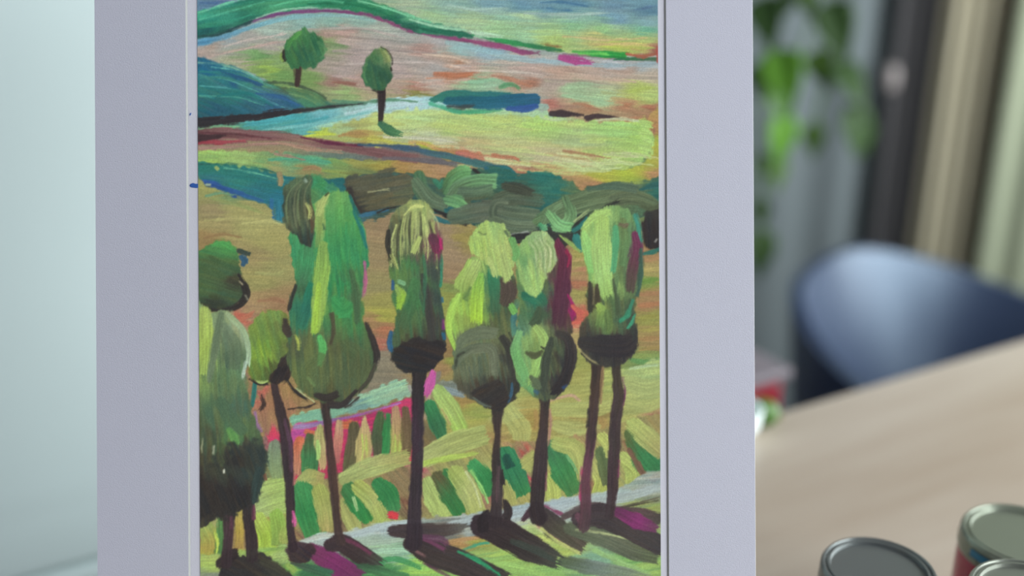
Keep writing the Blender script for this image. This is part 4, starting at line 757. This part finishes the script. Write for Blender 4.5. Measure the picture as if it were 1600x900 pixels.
S([(572,506),(582,532),(588,556),(585,574)],[6,11,12,5],(54,48,46),dry=.12); S([(586,570),(576,594),(556,616)],[6,7,5],(66,64,54),dry=.4); S([(556,612),(535,632),(510,632)],[6,10,16],(54,46,46),dry=.1); S([(494,618),(512,622),(530,614)],[8,14,10],(58,50,46),dry=.2)
S([(448,592),(462,612),(484,628)],[3,6,4],(46,44,44),dry=.08); S([(462,606),(476,618),(494,630)],[2,3,2],(176,192,140)); S([(560,622),(545,634),(536,638)],[2,3,2],(60,50,46),dry=.2)
S([(450,640),(480,636),(498,628)],[2,3,2],(56,46,44),dry=.25)
S([(445,500),(448,515),(454,528)],[8,14,8],(66,56,50),dry=.15); S([(462,446),(456,465),(450,490)],[5,7,5],(54,54,50),dry=.15)
S([(484,372),(478,420),(470,446)],[14,20,8],[(70,120,80),(66,146,92),(70,110,78)],dry=.1)
S([(486,446),(480,480),(468,514)],[12,20,14],[(40,124,92),(44,110,92),(50,110,84)],dry=.08)
S([(500,318),(500,350),(497,390)],[14,16,10],[(150,170,96),(140,166,90),(100,150,84)],dry=.15)
S([(512,300),(504,316),(496,340)],[8,14,8],(170,186,108),dry=.12)
S([(505,384),(503,420),(498,470),(492,526)],[14,26,24,12],[(130,166,84),(140,178,80),(146,180,84),(150,190,72)],dry=.08,st=.2)
S([(498,444),(494,490),(490,524)],[6,10,6],(158,196,72),dry=.1)
S([(552,330),(565,360),(574,392)],[4,6,4],(40,120,110),dry=.15); S([(546,306),(556,330),(566,350)],[3,5,3],(40,110,100),dry=.1)
S([(524,470),(536,480),(545,470)],[16,34,20],[(60,148,84),(64,146,80)],op=.8,dry=.15); S([(548,424),(556,460),(558,510)],[8,12,10],(70,98,66),op=.85,dry=.2)
S([(518,492),(520,520),(514,545)],[8,8,4],(78,70,56),op=.85,dry=.2); S([(500,528),(503,545),(498,575)],[10,14,8],[(90,180,96),(80,150,80)],dry=.2); S([(462,524),(466,535),(466,550)],[3,5,2],(176,186,84),dry=.1)
S([(480,590),(488,598),(494,604)],[2,4,2],(130,170,100),dry=.3); S([(570,410),(571,440),(567,468)],[4,6,3],(176,90,130),op=.85,dry=.25);
S([(540,540),(560,560),(555,595)],[20,30,20],(84,96,62),op=.6,dry=.3); S([(500,560),(480,580),(490,610)],[20,24,16],(92,108,66),op=.6,dry=.3)
A([(478,276),(495,273),(510,281),(526,296),(512,300),(497,312),(484,318),(476,296)],[(490,285,(60,140,92)),(505,290,(64,142,84)),(485,305,(84,130,80)),(515,295,(60,130,100))],ang=.6,n=8,ln=14,w=5)
A([(441,330),(442,303),(452,284),(472,275),(486,279),(484,300),(487,330),(490,360),(485,386),(472,380),(455,362),(444,348)],[(460,290,(84,104,76)),(450,320,(58,70,58)),(470,310,(62,76,60)),(480,330,(80,80,58)),(462,345,(92,98,70)),(470,365,(60,68,58)),(482,375,(52,56,50)),(478,290,(76,96,72))],ang=1.45,n=16,ln=30,w=4)
for k in range(6):
    S([(470+k*3,282),(452+k*5,300),(447+k*6,330),(452+k*6,360)],[2,3,3,1.5],[(110,128,90),(84,96,72),(120,126,92)][k%3],op=.7,dry=.4)
S([(484,312),(487,340),(488,370)],[4,8,4],(96,76,56),op=.9,dry=.35); S([(478,318),(484,330),(482,345)],[4,6,3],(180,186,110),dry=.45); S([(505,350),(507,360)],[4,3],(60,96,66)); S([(476,281),(480,286)],[5,4],(150,170,150),dry=.2); S([(508,306),(514,300)],[2,3],(60,70,46))
# tree with the pale scratched top
motif('painted_tree')
trunk([(655,570),(654,600),(653,650),(652,706),(650,757),(648,805),(647,848)],[26,20,19,18,19,22,26],[(46,42,44),(50,42,50),(58,48,60),(52,44,52),(56,46,56),(54,42,50)])
A([(606,392),(604,366),(613,336),(630,319),(650,311),(668,320),(681,341),(690,375),(690,410),(688,450),(692,490),(696,530),(690,560),(670,578),(645,582),(622,573),(611,552),(613,525),(619,500),(616,480),(613,450),(607,420)],
  [(630,335,(120,130,84)),(655,325,(170,186,104)),(650,350,(110,120,80)),(670,345,(160,170,110)),(612,370,(66,64,54)),(625,360,(84,90,64)),(640,380,(110,128,84)),(675,385,(104,54,72)),(688,380,(140,46,92)),(680,360,(120,90,80)),(610,400,(70,72,52)),(640,410,(72,124,72)),(622,430,(90,130,72)),
   (655,440,(70,110,70)),(680,420,(66,76,66)),(675,460,(64,74,66)),(640,470,(66,128,72)),(680,500,(64,66,60)),(630,500,(70,100,64)),(650,500,(74,110,70)),(625,530,(76,96,64)),(650,545,(54,48,46)),(680,545,(50,46,46)),(640,565,(46,42,44))],ang=1.45,n=50,ln=34,w=5,dry=.25)
for k in range(16):
    x=612+k*4.6; yb=340+abs(k-8)*3.2
    S([(x+(8-k)*.9,yb-14),(x,yb+12),(x-2+RS.rand()*4,yb+44+RS.rand()*24)],[2.5,4,2],[(186,196,120),(150,160,100),(74,78,58),(172,186,108)][k%4],op=.85,dry=.42,lane=1.3)
S([(607,360),(606,385),(614,412)],[4,8,4],(54,52,46),dry=.3); S([(612,398),(618,412),(622,424)],[4,6,4],(160,170,100),dry=.5); S([(632,336),(646,322),(664,322)],[3,6,4],(196,204,120),dry=.25); S([(672,330),(682,344),(686,362)],[2,3,2],(190,196,140),dry=.3)
S([(655,372),(648,388),(644,398)],[8,12,8],(166,182,104),dry=.25); S([(676,372),(682,384),(684,396)],[14,20,12],[(96,54,70),(126,50,78)],dry=.1); S([(688,374),(690,392)],[3,4],(176,44,100))
S([(620,448),(628,464),(622,486)],[8,20,8],[(140,170,90),(150,192,66),(150,190,64)],dry=.05); S([(614,440),(614,454)],[5,6],(48,86,128)); S([(612,520),(609,535),(613,552)],[5,8,6],(46,92,126),dry=.1); S([(624,440),(634,444)],[7,6],(120,170,120),dry=.2)
S([(690,398),(690,430),(688,452)],[2,4,2],(50,130,100),dry=.15); S([(660,430),(668,470),(676,540)],[8,14,12],(62,60,58),op=.8,dry=.25); S([(648,440),(640,480),(626,515)],[14,22,16],[(70,120,72),(66,110,70),(76,100,68)],op=.8,dry=.2)
S([(662,400),(664,440),(662,500)],[4,5,3],(60,120,84),op=.7,dry=.4); S([(692,500),(694,516)],[5,5],(120,50,110)); S([(693,522),(695,532)],[5,5],(46,100,130)); S([(691,466),(692,474)],[4,4],(46,100,130))
A([(612,556),(622,540),(648,528),(676,532),(694,534),(694,556),(674,578),(648,583),(624,575)],[(650,555,(46,42,44)),(680,560,(50,44,44)),(622,565,(50,48,46))],ang=.2,n=14,ln=24,w=7)
S([(676,584),(670,604),(665,622)],[12,16,6],[(196,84,160),(200,90,160),(190,84,150)],dry=.08)
# pair in the middle: left one
motif('painted_tree')
trunk([(777,630),(777,650),(777,680),(775,712),(777,752),(776,790),(774,815)],[22,16,10,12,18,18,22],[(50,46,44),(60,46,46),(62,48,46),(54,44,46),(66,56,58),(54,42,46)])
S([(779,730),(777,760),(776,790)],[4,6,4],(92,70,74),op=.7,dry=.3); S([(785,735),(786,760)],[4,6],(50,42,42))
A([(700,500),(704,472),(718,455),(715,438),(724,418),(740,402),(765,408),(800,425),(808,470),(806,520),(815,575),(812,605),(800,628),(778,641),(758,636),(735,622),(714,605),(706,582),(708,555),(700,525)],
  [(722,440,(148,186,92)),(712,480,(158,198,84)),(706,515,(150,190,84)),(740,430,(156,186,100)),(735,460,(140,176,80)),(745,490,(160,200,70)),(730,500,(138,160,76)),(770,440,(56,116,80)),(772,480,(64,96,68)),(795,455,(76,66,58)),(790,490,(76,90,64)),(765,510,(84,92,66)),
   (730,530,(104,116,88)),(750,550,(100,112,86)),(730,580,(96,108,84)),(770,570,(92,104,78)),(795,560,(60,60,54)),(800,600,(56,54,50)),(760,610,(60,54,48)),(740,625,(74,76,66)),(780,630,(52,46,44)),(715,570,(88,100,78))],ang=1.4,n=60,ln=30,w=6,dry=.25)
S([(734,410),(718,440),(716,456)],[8,14,8],(160,190,96),dry=.15); S([(744,412),(730,440),(726,462)],[14,24,12],[(168,192,110),(158,182,96),(140,170,84)],st=.2,lane=2); S([(716,462),(704,490),(702,520),(714,552)],[8,12,10,5],[(160,200,90),(168,208,88),(150,192,80)],dry=.05)
S([(752,430),(746,460),(744,506)],[10,22,18],[(130,180,80),(156,196,72),(168,206,64)],st=.2,rag=.3); S([(735,450),(726,470)],[6,8],(100,130,70),dry=.3)
S([(768,424),(772,452),(776,490)],[12,18,14],[(54,130,90),(56,110,78),(66,96,68)],dry=.1); S([(790,436),(794,458),(786,480)],[16,26,14],[(84,70,62),(78,68,58)],dry=.15)
S([(715,548),(725,530),(750,520),(780,522)],[8,18,22,14],[(96,108,84),(106,116,90)],dry=.15); S([(712,575),(718,558),(740,545),(768,548),(772,590)],[6,12,16,18,14],[(84,96,76),(104,112,88),(108,116,92)],st=.2,lane=2.2)
S([(712,572),(716,556),(730,548)],[2,3,2],(56,60,50),dry=.2); S([(785,528),(804,560),(808,592),(796,622)],[10,20,20,10],(58,58,52),dry=.1); S([(795,520),(804,540),(816,578)],[2,3,2],(46,48,44)); S([(800,600),(798,618),(790,632)],[3,5,3],(54,84,104),dry=.2)
A([(738,612),(762,600),(778,592),(790,604),(794,625),(780,641),(762,636),(746,626)],[(765,615,(62,54,48)),(785,625,(54,48,46))],ang=-.5,n=8,ln=18,w=6); S([(740,622),(755,632),(770,636)],[3,4,3],(88,96,84),dry=.25)
A([(732,388),(737,366),(750,350),(768,345),(785,351),(796,366),(800,390),(804,415),(800,430),(792,442),(782,432),(772,420),(760,412),(745,402)],[(750,360,(166,196,104)),(775,360,(160,190,110)),(745,385,(168,200,100)),(785,390,(170,192,112)),(780,420,(172,196,112)),(765,400,(166,190,104))],ang=1.4,n=22,ln=30,w=6,rough=1.6)
S([(765,405),(772,425),(776,440)],[8,10,5],(174,194,114),dry=.15,rag=.6); S([(786,400),(792,425),(796,444)],[10,12,6],(166,186,110),dry=.15,rag=.6); S([(748,362),(756,366),(762,364)],[3,4,3],(110,130,80),dry=.3); S([(790,362),(796,372)],[3,3],(90,110,80),dry=.3)
# pair in the middle: right one
motif('painted_tree')
trunk([(851,615),(851,640),(849,668),(846,706),(842,752),(839,790),(842,808)],[18,15,15,20,23,22,28],[(54,46,46),(66,50,50),(62,48,52),(58,46,52),(52,42,46),(54,42,46)])
S([(859,640),(860,670),(856,700)],[3,5,3],(190,110,100),op=.7,dry=.3); S([(854,740),(853,770)],[3,4],(120,70,80),op=.7,dry=.3)
A([(806,420),(810,400),(840,400),(870,375),(884,394),(890,405),(886,425),(891,448),(889,466),(899,482),(900,494),(893,508),(895,535),(897,562),(892,590),(880,612),(858,626),(838,622),(815,605),(803,575),(800,545),(806,510),(812,480),(808,450)],
  [(815,440,(96,140,84)),(835,470,(54,114,88)),(850,490,(64,90,66)),(830,495,(64,110,78)),(812,480,(84,120,76)),(845,450,(80,104,70)),(875,400,(100,46,66)),(880,440,(96,44,68)),(870,480,(86,48,62)),(892,488,(140,40,92)),(880,505,(80,56,60)),(862,420,(90,70,66)),
   (820,530,(136,176,100)),(840,525,(146,180,100)),(815,560,(130,176,104)),(835,575,(146,186,100)),(825,600,(110,166,100)),(845,545,(120,150,84)),(865,540,(72,84,62)),(880,560,(54,50,50)),(885,530,(62,60,56)),(870,600,(54,50,52)),(850,605,(70,76,62)),(858,570,(66,76,60)),(808,520,(70,120,110))],ang=1.4,n=60,ln=28,w=6,dry=.25)
S([(872,376),(882,404),(880,440),(876,480),(872,510)],[8,20,22,26,20],[(110,46,70),(98,44,64),(94,46,66),(88,46,64),(80,52,60)],st=.12,dry=.05); S([(886,392),(890,402),(887,420)],[5,6,3],(150,46,76)); S([(888,462),(897,482),(896,496)],[4,8,6],(150,40,92)); S([(896,478),(904,486),(912,492)],[6,10,8],(230,84,64),dry=.2)
S([(876,368),(892,382),(912,396)],[3,6,4],(150,180,96),dry=.15)
S([(820,462),(840,466),(852,478)],[14,24,14],[(46,114,86),(50,120,90),(60,100,74)],dry=.12); S([(842,484),(838,500),(826,508)],[10,16,8],(66,84,62),dry=.2)
S([(808,470),(802,500),(804,530)],[6,10,8],[(90,120,80),(60,110,110),(90,140,110)],dry=.2); S([(800,480),(806,490)],[12,10],(110,170,84),dry=.25)
S([(812,520),(806,550),(822,596)],[10,16,14],[(120,170,110),(110,170,100),(120,180,110)],dry=.15); S([(838,512),(850,530),(846,552)],[10,14,8],(150,182,100),dry=.15); S([(842,562),(836,582),(826,606)],[10,14,10],(148,190,104),dry=.12)
S([(824,552),(836,556),(850,546)],[5,10,5],(78,84,58),dry=.12); S([(846,542),(852,546)],[3,3],(50,50,44))
S([(872,520),(888,530),(892,560),(882,594),(862,618)],[10,16,20,18,14],[(66,62,56),(58,52,52),(52,46,48),(52,46,48),(50,44,48)],st=.14,dry=.05); S([(862,530),(854,560),(850,590),(846,615)],[8,16,14,12],(64,72,60),dry=.15); S([(880,606),(886,600)],[4,4],(52,80,120)); S([(830,590),(838,600),(842,610)],[8,14,8],(90,104,76),dry=.2); S([(836,612),(842,616)],[6,6],(54,90,120),op=.7)
A([(806,405),(811,382),(825,367),(842,361),(860,369),(868,388),(870,410),(860,424),(851,440),(842,462),(830,463),(818,450),(812,430)],[(825,385,(140,184,104)),(845,375,(160,186,124)),(855,400,(166,186,130)),(830,420,(156,194,110)),(835,445,(160,196,110)),(850,420,(160,182,120)),(815,400,(120,170,100))],ang=1.35,n=20,ln=32,w=4,rough=1.5)
for k in range(8): S([(826+k*4.2,372+abs(k-4)*1.6),(836+k*4,392),(838+k*3.4,424)],[1.2,2,1.2],[(196,206,156),(120,146,92)][k%2],op=.75,dry=.25)
S([(830,452),(836,458),(842,464)],[8,10,4],(164,200,116),dry=.2,rag=.6); S([(800,375),(806,392),(803,410)],[10,12,6],(110,170,96),dry=.2)
# pair at the right: one crown on two stems
motif('painted_tree')
trunk([(934,560),(933,590),(929,623),(925,671),(920,715),(916,752),(915,796),(912,822)],[20,19,16,14,16,16,16,20],[(58,46,46),(70,50,44),(72,52,50),(64,48,50),(92,56,72),(96,58,72),(92,58,68),(80,60,64)])
S([(942,570),(940,600),(938,640)],[3,5,3],(140,110,70),op=.8,dry=.3); S([(909,730),(907,760),(907,790)],[2,3,2],(176,56,100),op=.8,dry=.2); S([(920,640),(918,670)],[5,5],(50,42,44),op=.8)
trunk([(964,560),(964,590),(967,621),(962,659),(960,706),(958,752),(955,785),(953,805)],[14,13,19,18,19,17,14,14],[(56,48,44),(66,54,46),(66,50,56),(62,50,52),(66,48,54),(64,46,50),(64,52,54)])
S([(972,590),(977,610),(974,640)],[2,3,2],(110,50,90),op=.8,dry=.2); S([(968,720),(966,750)],[3,4],(120,60,90),op=.8,dry=.3)
A([(908,372),(912,350),(925,335),(945,324),(965,322),(985,330),(997,345),(1004,372),(1004,420),(1001,450),(992,482),(996,510),(997,540),(986,560),(970,570),(935,571),(911,556),(903,532),(908,508),(918,490),(917,460),(919,432),(913,400)],
  [(925,350,(160,200,108)),(950,335,(160,196,110)),(975,335,(110,150,92)),(930,380,(156,196,110)),(945,400,(160,200,110)),(925,420,(130,186,104)),(962,380,(84,156,104)),(975,370,(96,130,80)),(980,400,(96,124,78)),(992,360,(90,120,84)),(995,390,(100,56,80)),(998,430,(70,84,70)),
   (975,440,(84,110,72)),(940,440,(154,196,106)),(955,450,(150,190,104)),(925,465,(66,64,50)),(940,490,(110,136,76)),(960,470,(80,110,70)),(945,510,(92,116,70)),(980,480,(74,92,66)),(988,500,(66,80,66)),(970,500,(70,96,70)),(920,520,(62,60,54)),(940,545,(52,48,50)),(970,550,(52,46,50)),(985,530,(56,54,52)),(910,540,(56,56,52))],ang=1.5,n=60,ln=34,w=6,dry=.25)
S([(914,352),(930,338),(956,330)],[8,14,10],(168,204,112),dry=.15); S([(912,365),(920,392),(926,430)],[8,20,14],[(150,200,110),(140,196,112),(130,190,104)],dry=.12); S([(942,345),(940,390),(944,440),(950,470)],[20,34,28,14],[(166,200,106),(164,198,112),(160,200,116),(150,186,96)],st=.16,rag=.4)
S([(962,356),(962,390),(958,430)],[8,12,8],(84,160,108),dry=.15); S([(974,345),(976,380),(972,420)],[10,16,12],[(108,130,80),(96,130,80),(90,124,80)],dry=.15); S([(992,336),(998,356),(1002,384)],[6,8,5],(64,140,120),dry=.2)
S([(992,366),(996,390),(988,424),(984,460)],[10,16,18,14],[(116,50,84),(104,56,76),(92,70,66),(80,76,64)],dry=.08); S([(1001,390),(1001,430),(994,470)],[5,7,6],(60,90,76),dry=.15); S([(958,438),(962,460),(968,500)],[4,8,8],(70,86,62),dry=.2); S([(968,350),(978,352),(984,350)],[4,7,4],(110,100,76),dry=.35)
S([(922,444),(924,466),(922,490)],[8,11,8],(60,56,46),dry=.15); S([(933,446),(934,466),(932,486)],[5,8,6],(70,62,48),dry=.2); S([(928,450),(927,480)],[2,2],(140,130,90),dry=.3)
S([(936,478),(942,490),(938,512)],[10,16,16],[(150,180,84),(120,150,80),(100,130,74)],dry=.15); S([(950,490),(952,508),(950,524)],[12,16,6],(92,116,66),dry=.2)
S([(988,470),(980,492),(966,504)],[4,9,6],[(60,130,100),(56,146,106)],dry=.05); S([(992,492),(986,506),(978,516)],[3,5,3],(60,146,110))
S([(912,536),(940,540),(975,540),(990,530)],[20,34,36,24],[(58,54,52),(52,48,50),(52,46,50),(56,50,50)],st=.1); S([(905,545),(920,560),(940,572)],[2,3,2],(160,150,100),op=.7,dry=.3)
# dark tree at the left edge
motif('painted_tree')
A([(290,405),(312,392),(330,382),(345,376),(362,382),(373,396),(376,418),(377,440),(380,462),(372,476),(350,484),(290,484)],[(330,390,(74,130,72)),(350,385,(76,150,78)),(330,410,(66,92,60)),(350,430,(70,96,62)),(320,450,(72,100,62)),(355,460,(66,88,60)),(330,475,(52,60,46)),(368,440,(56,60,50))],ang=.3,n=34,ln=24,w=7,rough=2)
S([(332,384),(348,380),(364,390)],[4,9,4],(80,156,80),dry=.15); S([(374,392),(384,396),(393,398)],[8,9,4],(52,66,60),dry=.2); S([(378,402),(382,408),(378,418)],[8,10,6],(46,84,112)); S([(373,430),(382,448),(384,462),(372,478),(345,486),(306,481)],[5,12,12,10,7,6],(48,44,42),dry=.08)
S([(375,440),(380,446)],[3,3],(150,140,110)); S([(384,462),(388,470)],[3,3],(130,130,110))
# tall grey-green tree at the left edge
motif('painted_tree')
trunk([(358,790),(357,820),(356,850),(354,880)],[20,18,15,18],[(56,44,46),(70,48,56),(58,44,48)]); trunk([(387,780),(388,810),(392,840),(393,872)],[18,18,20,18],[(50,44,46),(54,42,46),(56,44,46)])
S([(396,790),(396,815)],[5,6],(110,60,76),dry=.2); S([(360,800),(362,830)],[4,5],(96,56,72),op=.7,dry=.3)
A([(290,488),(330,488),(352,485),(372,498),(387,524),(390,555),(383,592),(388,622),(398,660),(412,690),(417,722),(408,760),(392,786),(352,804),(290,800)],
  [(318,510,(156,182,88)),(322,560,(150,178,88)),(314,600,(120,150,84)),(345,500,(130,152,112)),(345,530,(100,120,92)),(370,520,(140,160,124)),(360,560,(84,106,82)),(335,590,(92,120,78)),(350,600,(90,118,80)),(372,580,(96,130,90)),(340,640,(76,104,74)),(370,640,(72,100,80)),(360,670,(84,116,76)),
   (330,680,(70,80,60)),(365,690,(86,130,72)),(320,720,(62,66,52)),(345,720,(70,84,60)),(380,700,(60,66,58)),(400,720,(54,66,58)),(370,740,(50,48,46)),(330,760,(50,46,44)),(370,780,(46,42,42)),(400,745,(52,64,58)),(320,790,(50,46,44))],ang=1.5,n=70,ln=34,w=7,dry=.28)
S([(320,488),(322,530),(318,590)],[18,22,12],[(166,186,96),(160,184,84),(150,176,90)],st=.2,lane=2); S([(345,492),(336,540),(326,600)],[10,14,8],(104,122,92),dry=.2); S([(356,492),(378,514),(388,546),(386,576)],[8,12,8,5],[(150,168,126),(150,172,132),(170,196,164)],st=.25,dry=.1); S([(384,566),(380,582),(378,596)],[4,5,2],(190,210,190),dry=.15)
S([(350,510),(366,540),(366,580)],[14,22,18],[(104,122,96),(90,112,84)],op=.7,dry=.3); S([(345,630),(365,660),(385,680)],[20,26,14],(74,104,78),op=.7,dry=.3); S([(358,672),(366,684),(372,696)],[8,14,6],(96,150,80),dry=.25)
A([(290,735),(318,738),(334,712),(350,722),(362,690),(376,706),(394,688),(410,700),(416,724),(406,760),(390,788),(352,806),(290,803)],[(320,765,(50,46,44)),(345,740,(60,64,52)),(370,720,(50,48,46)),(395,715,(54,62,56)),(370,770,(46,43,43)),(400,745,(54,66,60)),(330,795,(48,45,44))],ang=1.2,n=30,ln=30,w=9,soft=7,rough=5,dry=.3); S([(316,685),(314,700),(316,712)],[2,3,2],(150,154,120),dry=.3); S([(334,698),(332,712)],[3,2],(150,156,130),dry=.2); S([(349,735),(349,741)],[2,2],(210,210,190))
S([(405,735),(400,760),(396,790)],[10,14,8],(50,66,62),dry=.15); S([(414,742),(416,752)],[6,6],(130,80,56),dry=.2)
ground()
lum = CV @ np.array([.3, .59, .11], np.float32)
hotness = np.clip((CV[..., :1]-CV[..., 1:2])/.22, 0, 1)*(CV[..., 1:2] > CV[..., 2:]*.96)
CV[:] = lum[..., None]+(CV-lum[..., None])*(.96-.30*hotness)*np.clip(.25+lum[..., None]*2.6, .5, 1)     # the warm and the dark paints are chalky
g = RS.randn(PH, PW).astype(np.float32); g = (g+np.roll(g, 1, 0)+np.roll(g, 1, 1)*.6)/1.5
CV[:] = np.clip((CV*.97+.022)*(1+.030*g[..., None]), .03, .97)  # tooth of the paper
# ---------------------------------------------------------------- artwork: matted acrylic painting leaning back on the table
K = FOCUS/FPX                                    # metres per painting unit
ROLL = .0055
BASE = (664.0, 1238.0)                           # foot of the mat, in painting units
def photo(x, y): return x+ROLL*(y-450), y-ROLL*(x-800)
bx_, by_ = photo(*BASE)
art = bpy.data.objects.new('matted_painting', None); COL.objects.link(art); art.empty_display_size = .05
art.location = Vector((0, 0, CAM_H))+R3 @ Vector(((bx_-800)*K, -(by_-450)*K, -FOCUS))
art.rotation_euler = (R3 @ Matrix.Rotation(ROLL, 3, 'Z')).to_euler()
tag(art, 'landscape painting of an avenue of trees in a pale lavender-grey mat, leaning on the table', 'painting')
def L(x, y, z=0.): return Vector(((x-BASE[0])*K, (BASE[1]-y)*K, z))
M_mat = mat('lavender grey mat board', rgb(205, 205, 217), .95, .05, noise=((1500, 1500, 1500), .6, rgb(194, 194, 206)), bump=(1500, .12))
M_core = mat('white board core', rgb(176, 178, 174), .9, .1)
M_rim = mat('cut board edge', rgb(186, 186, 188), .9, .1)
M_paper = mat('white painting paper', rgb(222, 221, 230), .9, .1, noise=((700, 700, 700), .3, rgb(216, 215, 224)), bump=(1400, .1))
MX0, MX1, MY0, MY1 = 149.5, 1178.6, -250., 1238.
OX0, OX1, OY0, OY1 = 292.2, 1043.0, -80., 1004.
BV = 2.7; ZD = -.0005
def ring(o0, o1, name, m):
    """frame-shaped strip between two rectangles (x0, x1, y0, y1, z)"""
    V = []; F = []
    for x0, x1, y0, y1, z in (o0, o1): V += [L(x0, y0, z), L(x1, y0, z), L(x1, y1, z), L(x0, y1, z)]
    for i in range(4): F.append((i, 4+i, 4+(i+1) % 4, (i+1) % 4))
    return V, F
def rings(name, rects, m):
    V = []; F = []
    for i, (x0, x1, y0, y1, z) in enumerate(rects):
        V += [L(x0, y0, z), L(x1, y0, z), L(x1, y1, z), L(x0, y1, z)]
        if i:
            for k in range(4): F.append(((i-1)*4+k, i*4+k, i*4+(k+1) % 4, (i-1)*4+(k+1) % 4))
    bm = bmesh.new(); vv = [bm.verts.new(v) for v in V]
    for f in F: bm.faces.new([vv[i] for i in f])
    return frombm(name, bm, m, art)
e = .5
rings('mat_board', [(MX0+e, MX1-e, MY0+e, MY1-e, 0.), (OX0, OX1, OY0, OY1, 0.)], M_mat)
rings('mat_edge', [(MX0+e, MX1-e, MY0+e, MY1-e, 0.), (MX0, MX1, MY0, MY1, -.0004), (MX0, MX1, MY0, MY1, -.0018)], M_rim)
rings('mat_bevel', [(OX0, OX1, OY0, OY1, 0.), (OX0+BV, OX1-BV, OY0+BV, OY1-BV, ZD)], M_core)
box('backing_board', L(MX0, MY1, -.0045), L(MX1, MY0, -.0018), mat('grey backing card', rgb(150, 140, 126), .9, .1), art)
strut = mesh('strut', [L(620, 300, -.006), L(710, 300, -.006), L(740, 1198, -.006), L(590, 1198, -.006), L(620, 300, -.0046), L(710, 300, -.0046), L(740, 1198, -.0046), L(590, 1198, -.0046)],
             [(0, 1, 2, 3), (7, 6, 5, 4), (0, 4, 5, 1), (1, 5, 6, 2), (2, 6, 7, 3), (3, 7, 4, 0)], bpy.data.materials['grey backing card'], art)
hp = L(665, 300, -.0046); strut.matrix_basis = Matrix.Translation(hp) @ Matrix.Rotation(math.radians(32), 4, 'X') @ Matrix.Translation(-hp)
strut.scale = (1, 1, 1)
sheet = box('painted_sheet', L(250, 1040, ZD-.0005), L(1085, -120, ZD-.0001), M_paper, art)
# colour the paint has by itself: the display values divided by the daylight that falls on the sheet
def srgb2lin(c): return np.where(c <= .04045, c/12.92, ((c+.055)/1.055)**2.4)
GX0, GX1, GY0, GY1 = 310.2, 1030.4, -56., 972.
NX, NY = 720, 1028
gx = GX0+(GX1-GX0)*np.arange(NX+1)/NX; gy = GY0+(GY1-GY0)*np.arange(NY+1)/NY
X, Y = np.meshgrid(gx, gy)
PXx, PYy = X+ROLL*(Y-450)-PX0, Y-ROLL*(X-800)-PY0
ix = np.clip(PXx.astype(int), 0, PW-2); iy = np.clip(PYy.astype(int), 0, PH-2); fx = PXx-ix; fy = PYy-iy
def bil(Q):
    f1, f2 = (fx[..., None], fy[..., None]) if Q.ndim == 3 else (fx, fy)
    return (Q[iy, ix]*(1-f1)+Q[iy, ix+1]*f1)*(1-f2)+(Q[iy+1, ix]*(1-f1)+Q[iy+1, ix+1]*f1)*f2
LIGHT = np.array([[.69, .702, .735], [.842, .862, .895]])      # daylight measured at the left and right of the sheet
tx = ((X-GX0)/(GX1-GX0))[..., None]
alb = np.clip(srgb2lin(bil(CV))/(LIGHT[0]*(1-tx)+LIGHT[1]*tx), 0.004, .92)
Hh = bil(HT); Zz = ZD+.00003+.00006*np.clip(Hh, 0, 2.2)
Vx = (X-BASE[0])*K; Vy = (BASE[1]-Y)*K
VERT = np.stack([Vx, Vy, Zz], -1).reshape(-1, 3); ALB = np.concatenate([alb, np.ones_like(alb[..., :1])], -1).reshape(-1, 4)
own = OW[np.clip((iy[:-1, :-1]), 0, PH-1), ix[:-1, :-1]]
m = bpy.data.materials.new('acrylic paint'); m.use_nodes = True; nt = m.node_tree; b = nt.nodes['Principled BSDF']
at_ = nt.nodes.new('ShaderNodeVertexColor'); at_.layer_name = 'paint'
nt.links.new(at_.outputs['Color'], b.inputs['Base Color']); b.inputs['Roughness'].default_value = .55; b.inputs['Specular IOR Level'].default_value = .2
M_paint = m
jj, ii = np.meshgrid(np.arange(NX), np.arange(NY)); q0 = (ii*(NX+1)+jj)
QUAD = np.stack([q0+NX+1, q0+NX+2, q0+1, q0], -1)
def patch(name, sel, label=None):
    f = QUAD[sel]
    if not len(f): return None
    u, inv = np.unique(f, return_inverse=True); inv = inv.reshape(-1)
    me = bpy.data.meshes.new(name); n = len(f)
    me.vertices.add(len(u)); me.vertices.foreach_set('co', VERT[u].astype(np.float32).ravel())
    me.loops.add(n*4); me.loops.foreach_set('vertex_index', inv.astype(np.int32)); me.polygons.add(n)
    me.polygons.foreach_set('loop_start', np.arange(0, n*4, 4, dtype=np.int32))
    ca = me.color_attributes.new('paint', 'FLOAT_COLOR', 'POINT'); ca.data.foreach_set('color', ALB[u].astype(np.float32).ravel())
    me.update(calc_edges=True); me.validate(); me.polygons.foreach_set('use_smooth', [True]*n)
    o = link(name, me, M_paint, sheet)
    if label: o['label'] = label
    return o
for k, nm in enumerate(MOTIF):
    patch(nm or 'painted_ground', own == k)
# dabs of blue that ran over onto the paper margin
M_blue = mat('blue paint', rgb(58, 100, 176), .5, .2)
def dab(pts):
    n = len(pts); c = np.mean(pts, 0)
    V = [L(x, y, ZD) for x, y in pts]+[L(c[0]+(x-c[0])*.8, c[1]+(y-c[1])*.8, ZD+.0001) for x, y in pts]
    F = [(i, (i+1) % n, n+(i+1) % n, n+i) for i in range(n)]+[tuple(range(n, 2*n))]
    bm = bmesh.new(); vv = [bm.verts.new(v) for v in V]
    for f in F: bm.faces.new([vv[i] for i in f])
    frombm('paint_dab', bm, M_blue, sheet)
dab([(296.5, 287), (298, 284.5), (302, 283), (307, 284.5), (311.5, 284), (311.5, 290.5), (307, 291), (302, 290.5), (298, 289.5)])
dab([(297, 176.5), (298, 174), (300, 173), (299.6, 175.5), (298, 178)])
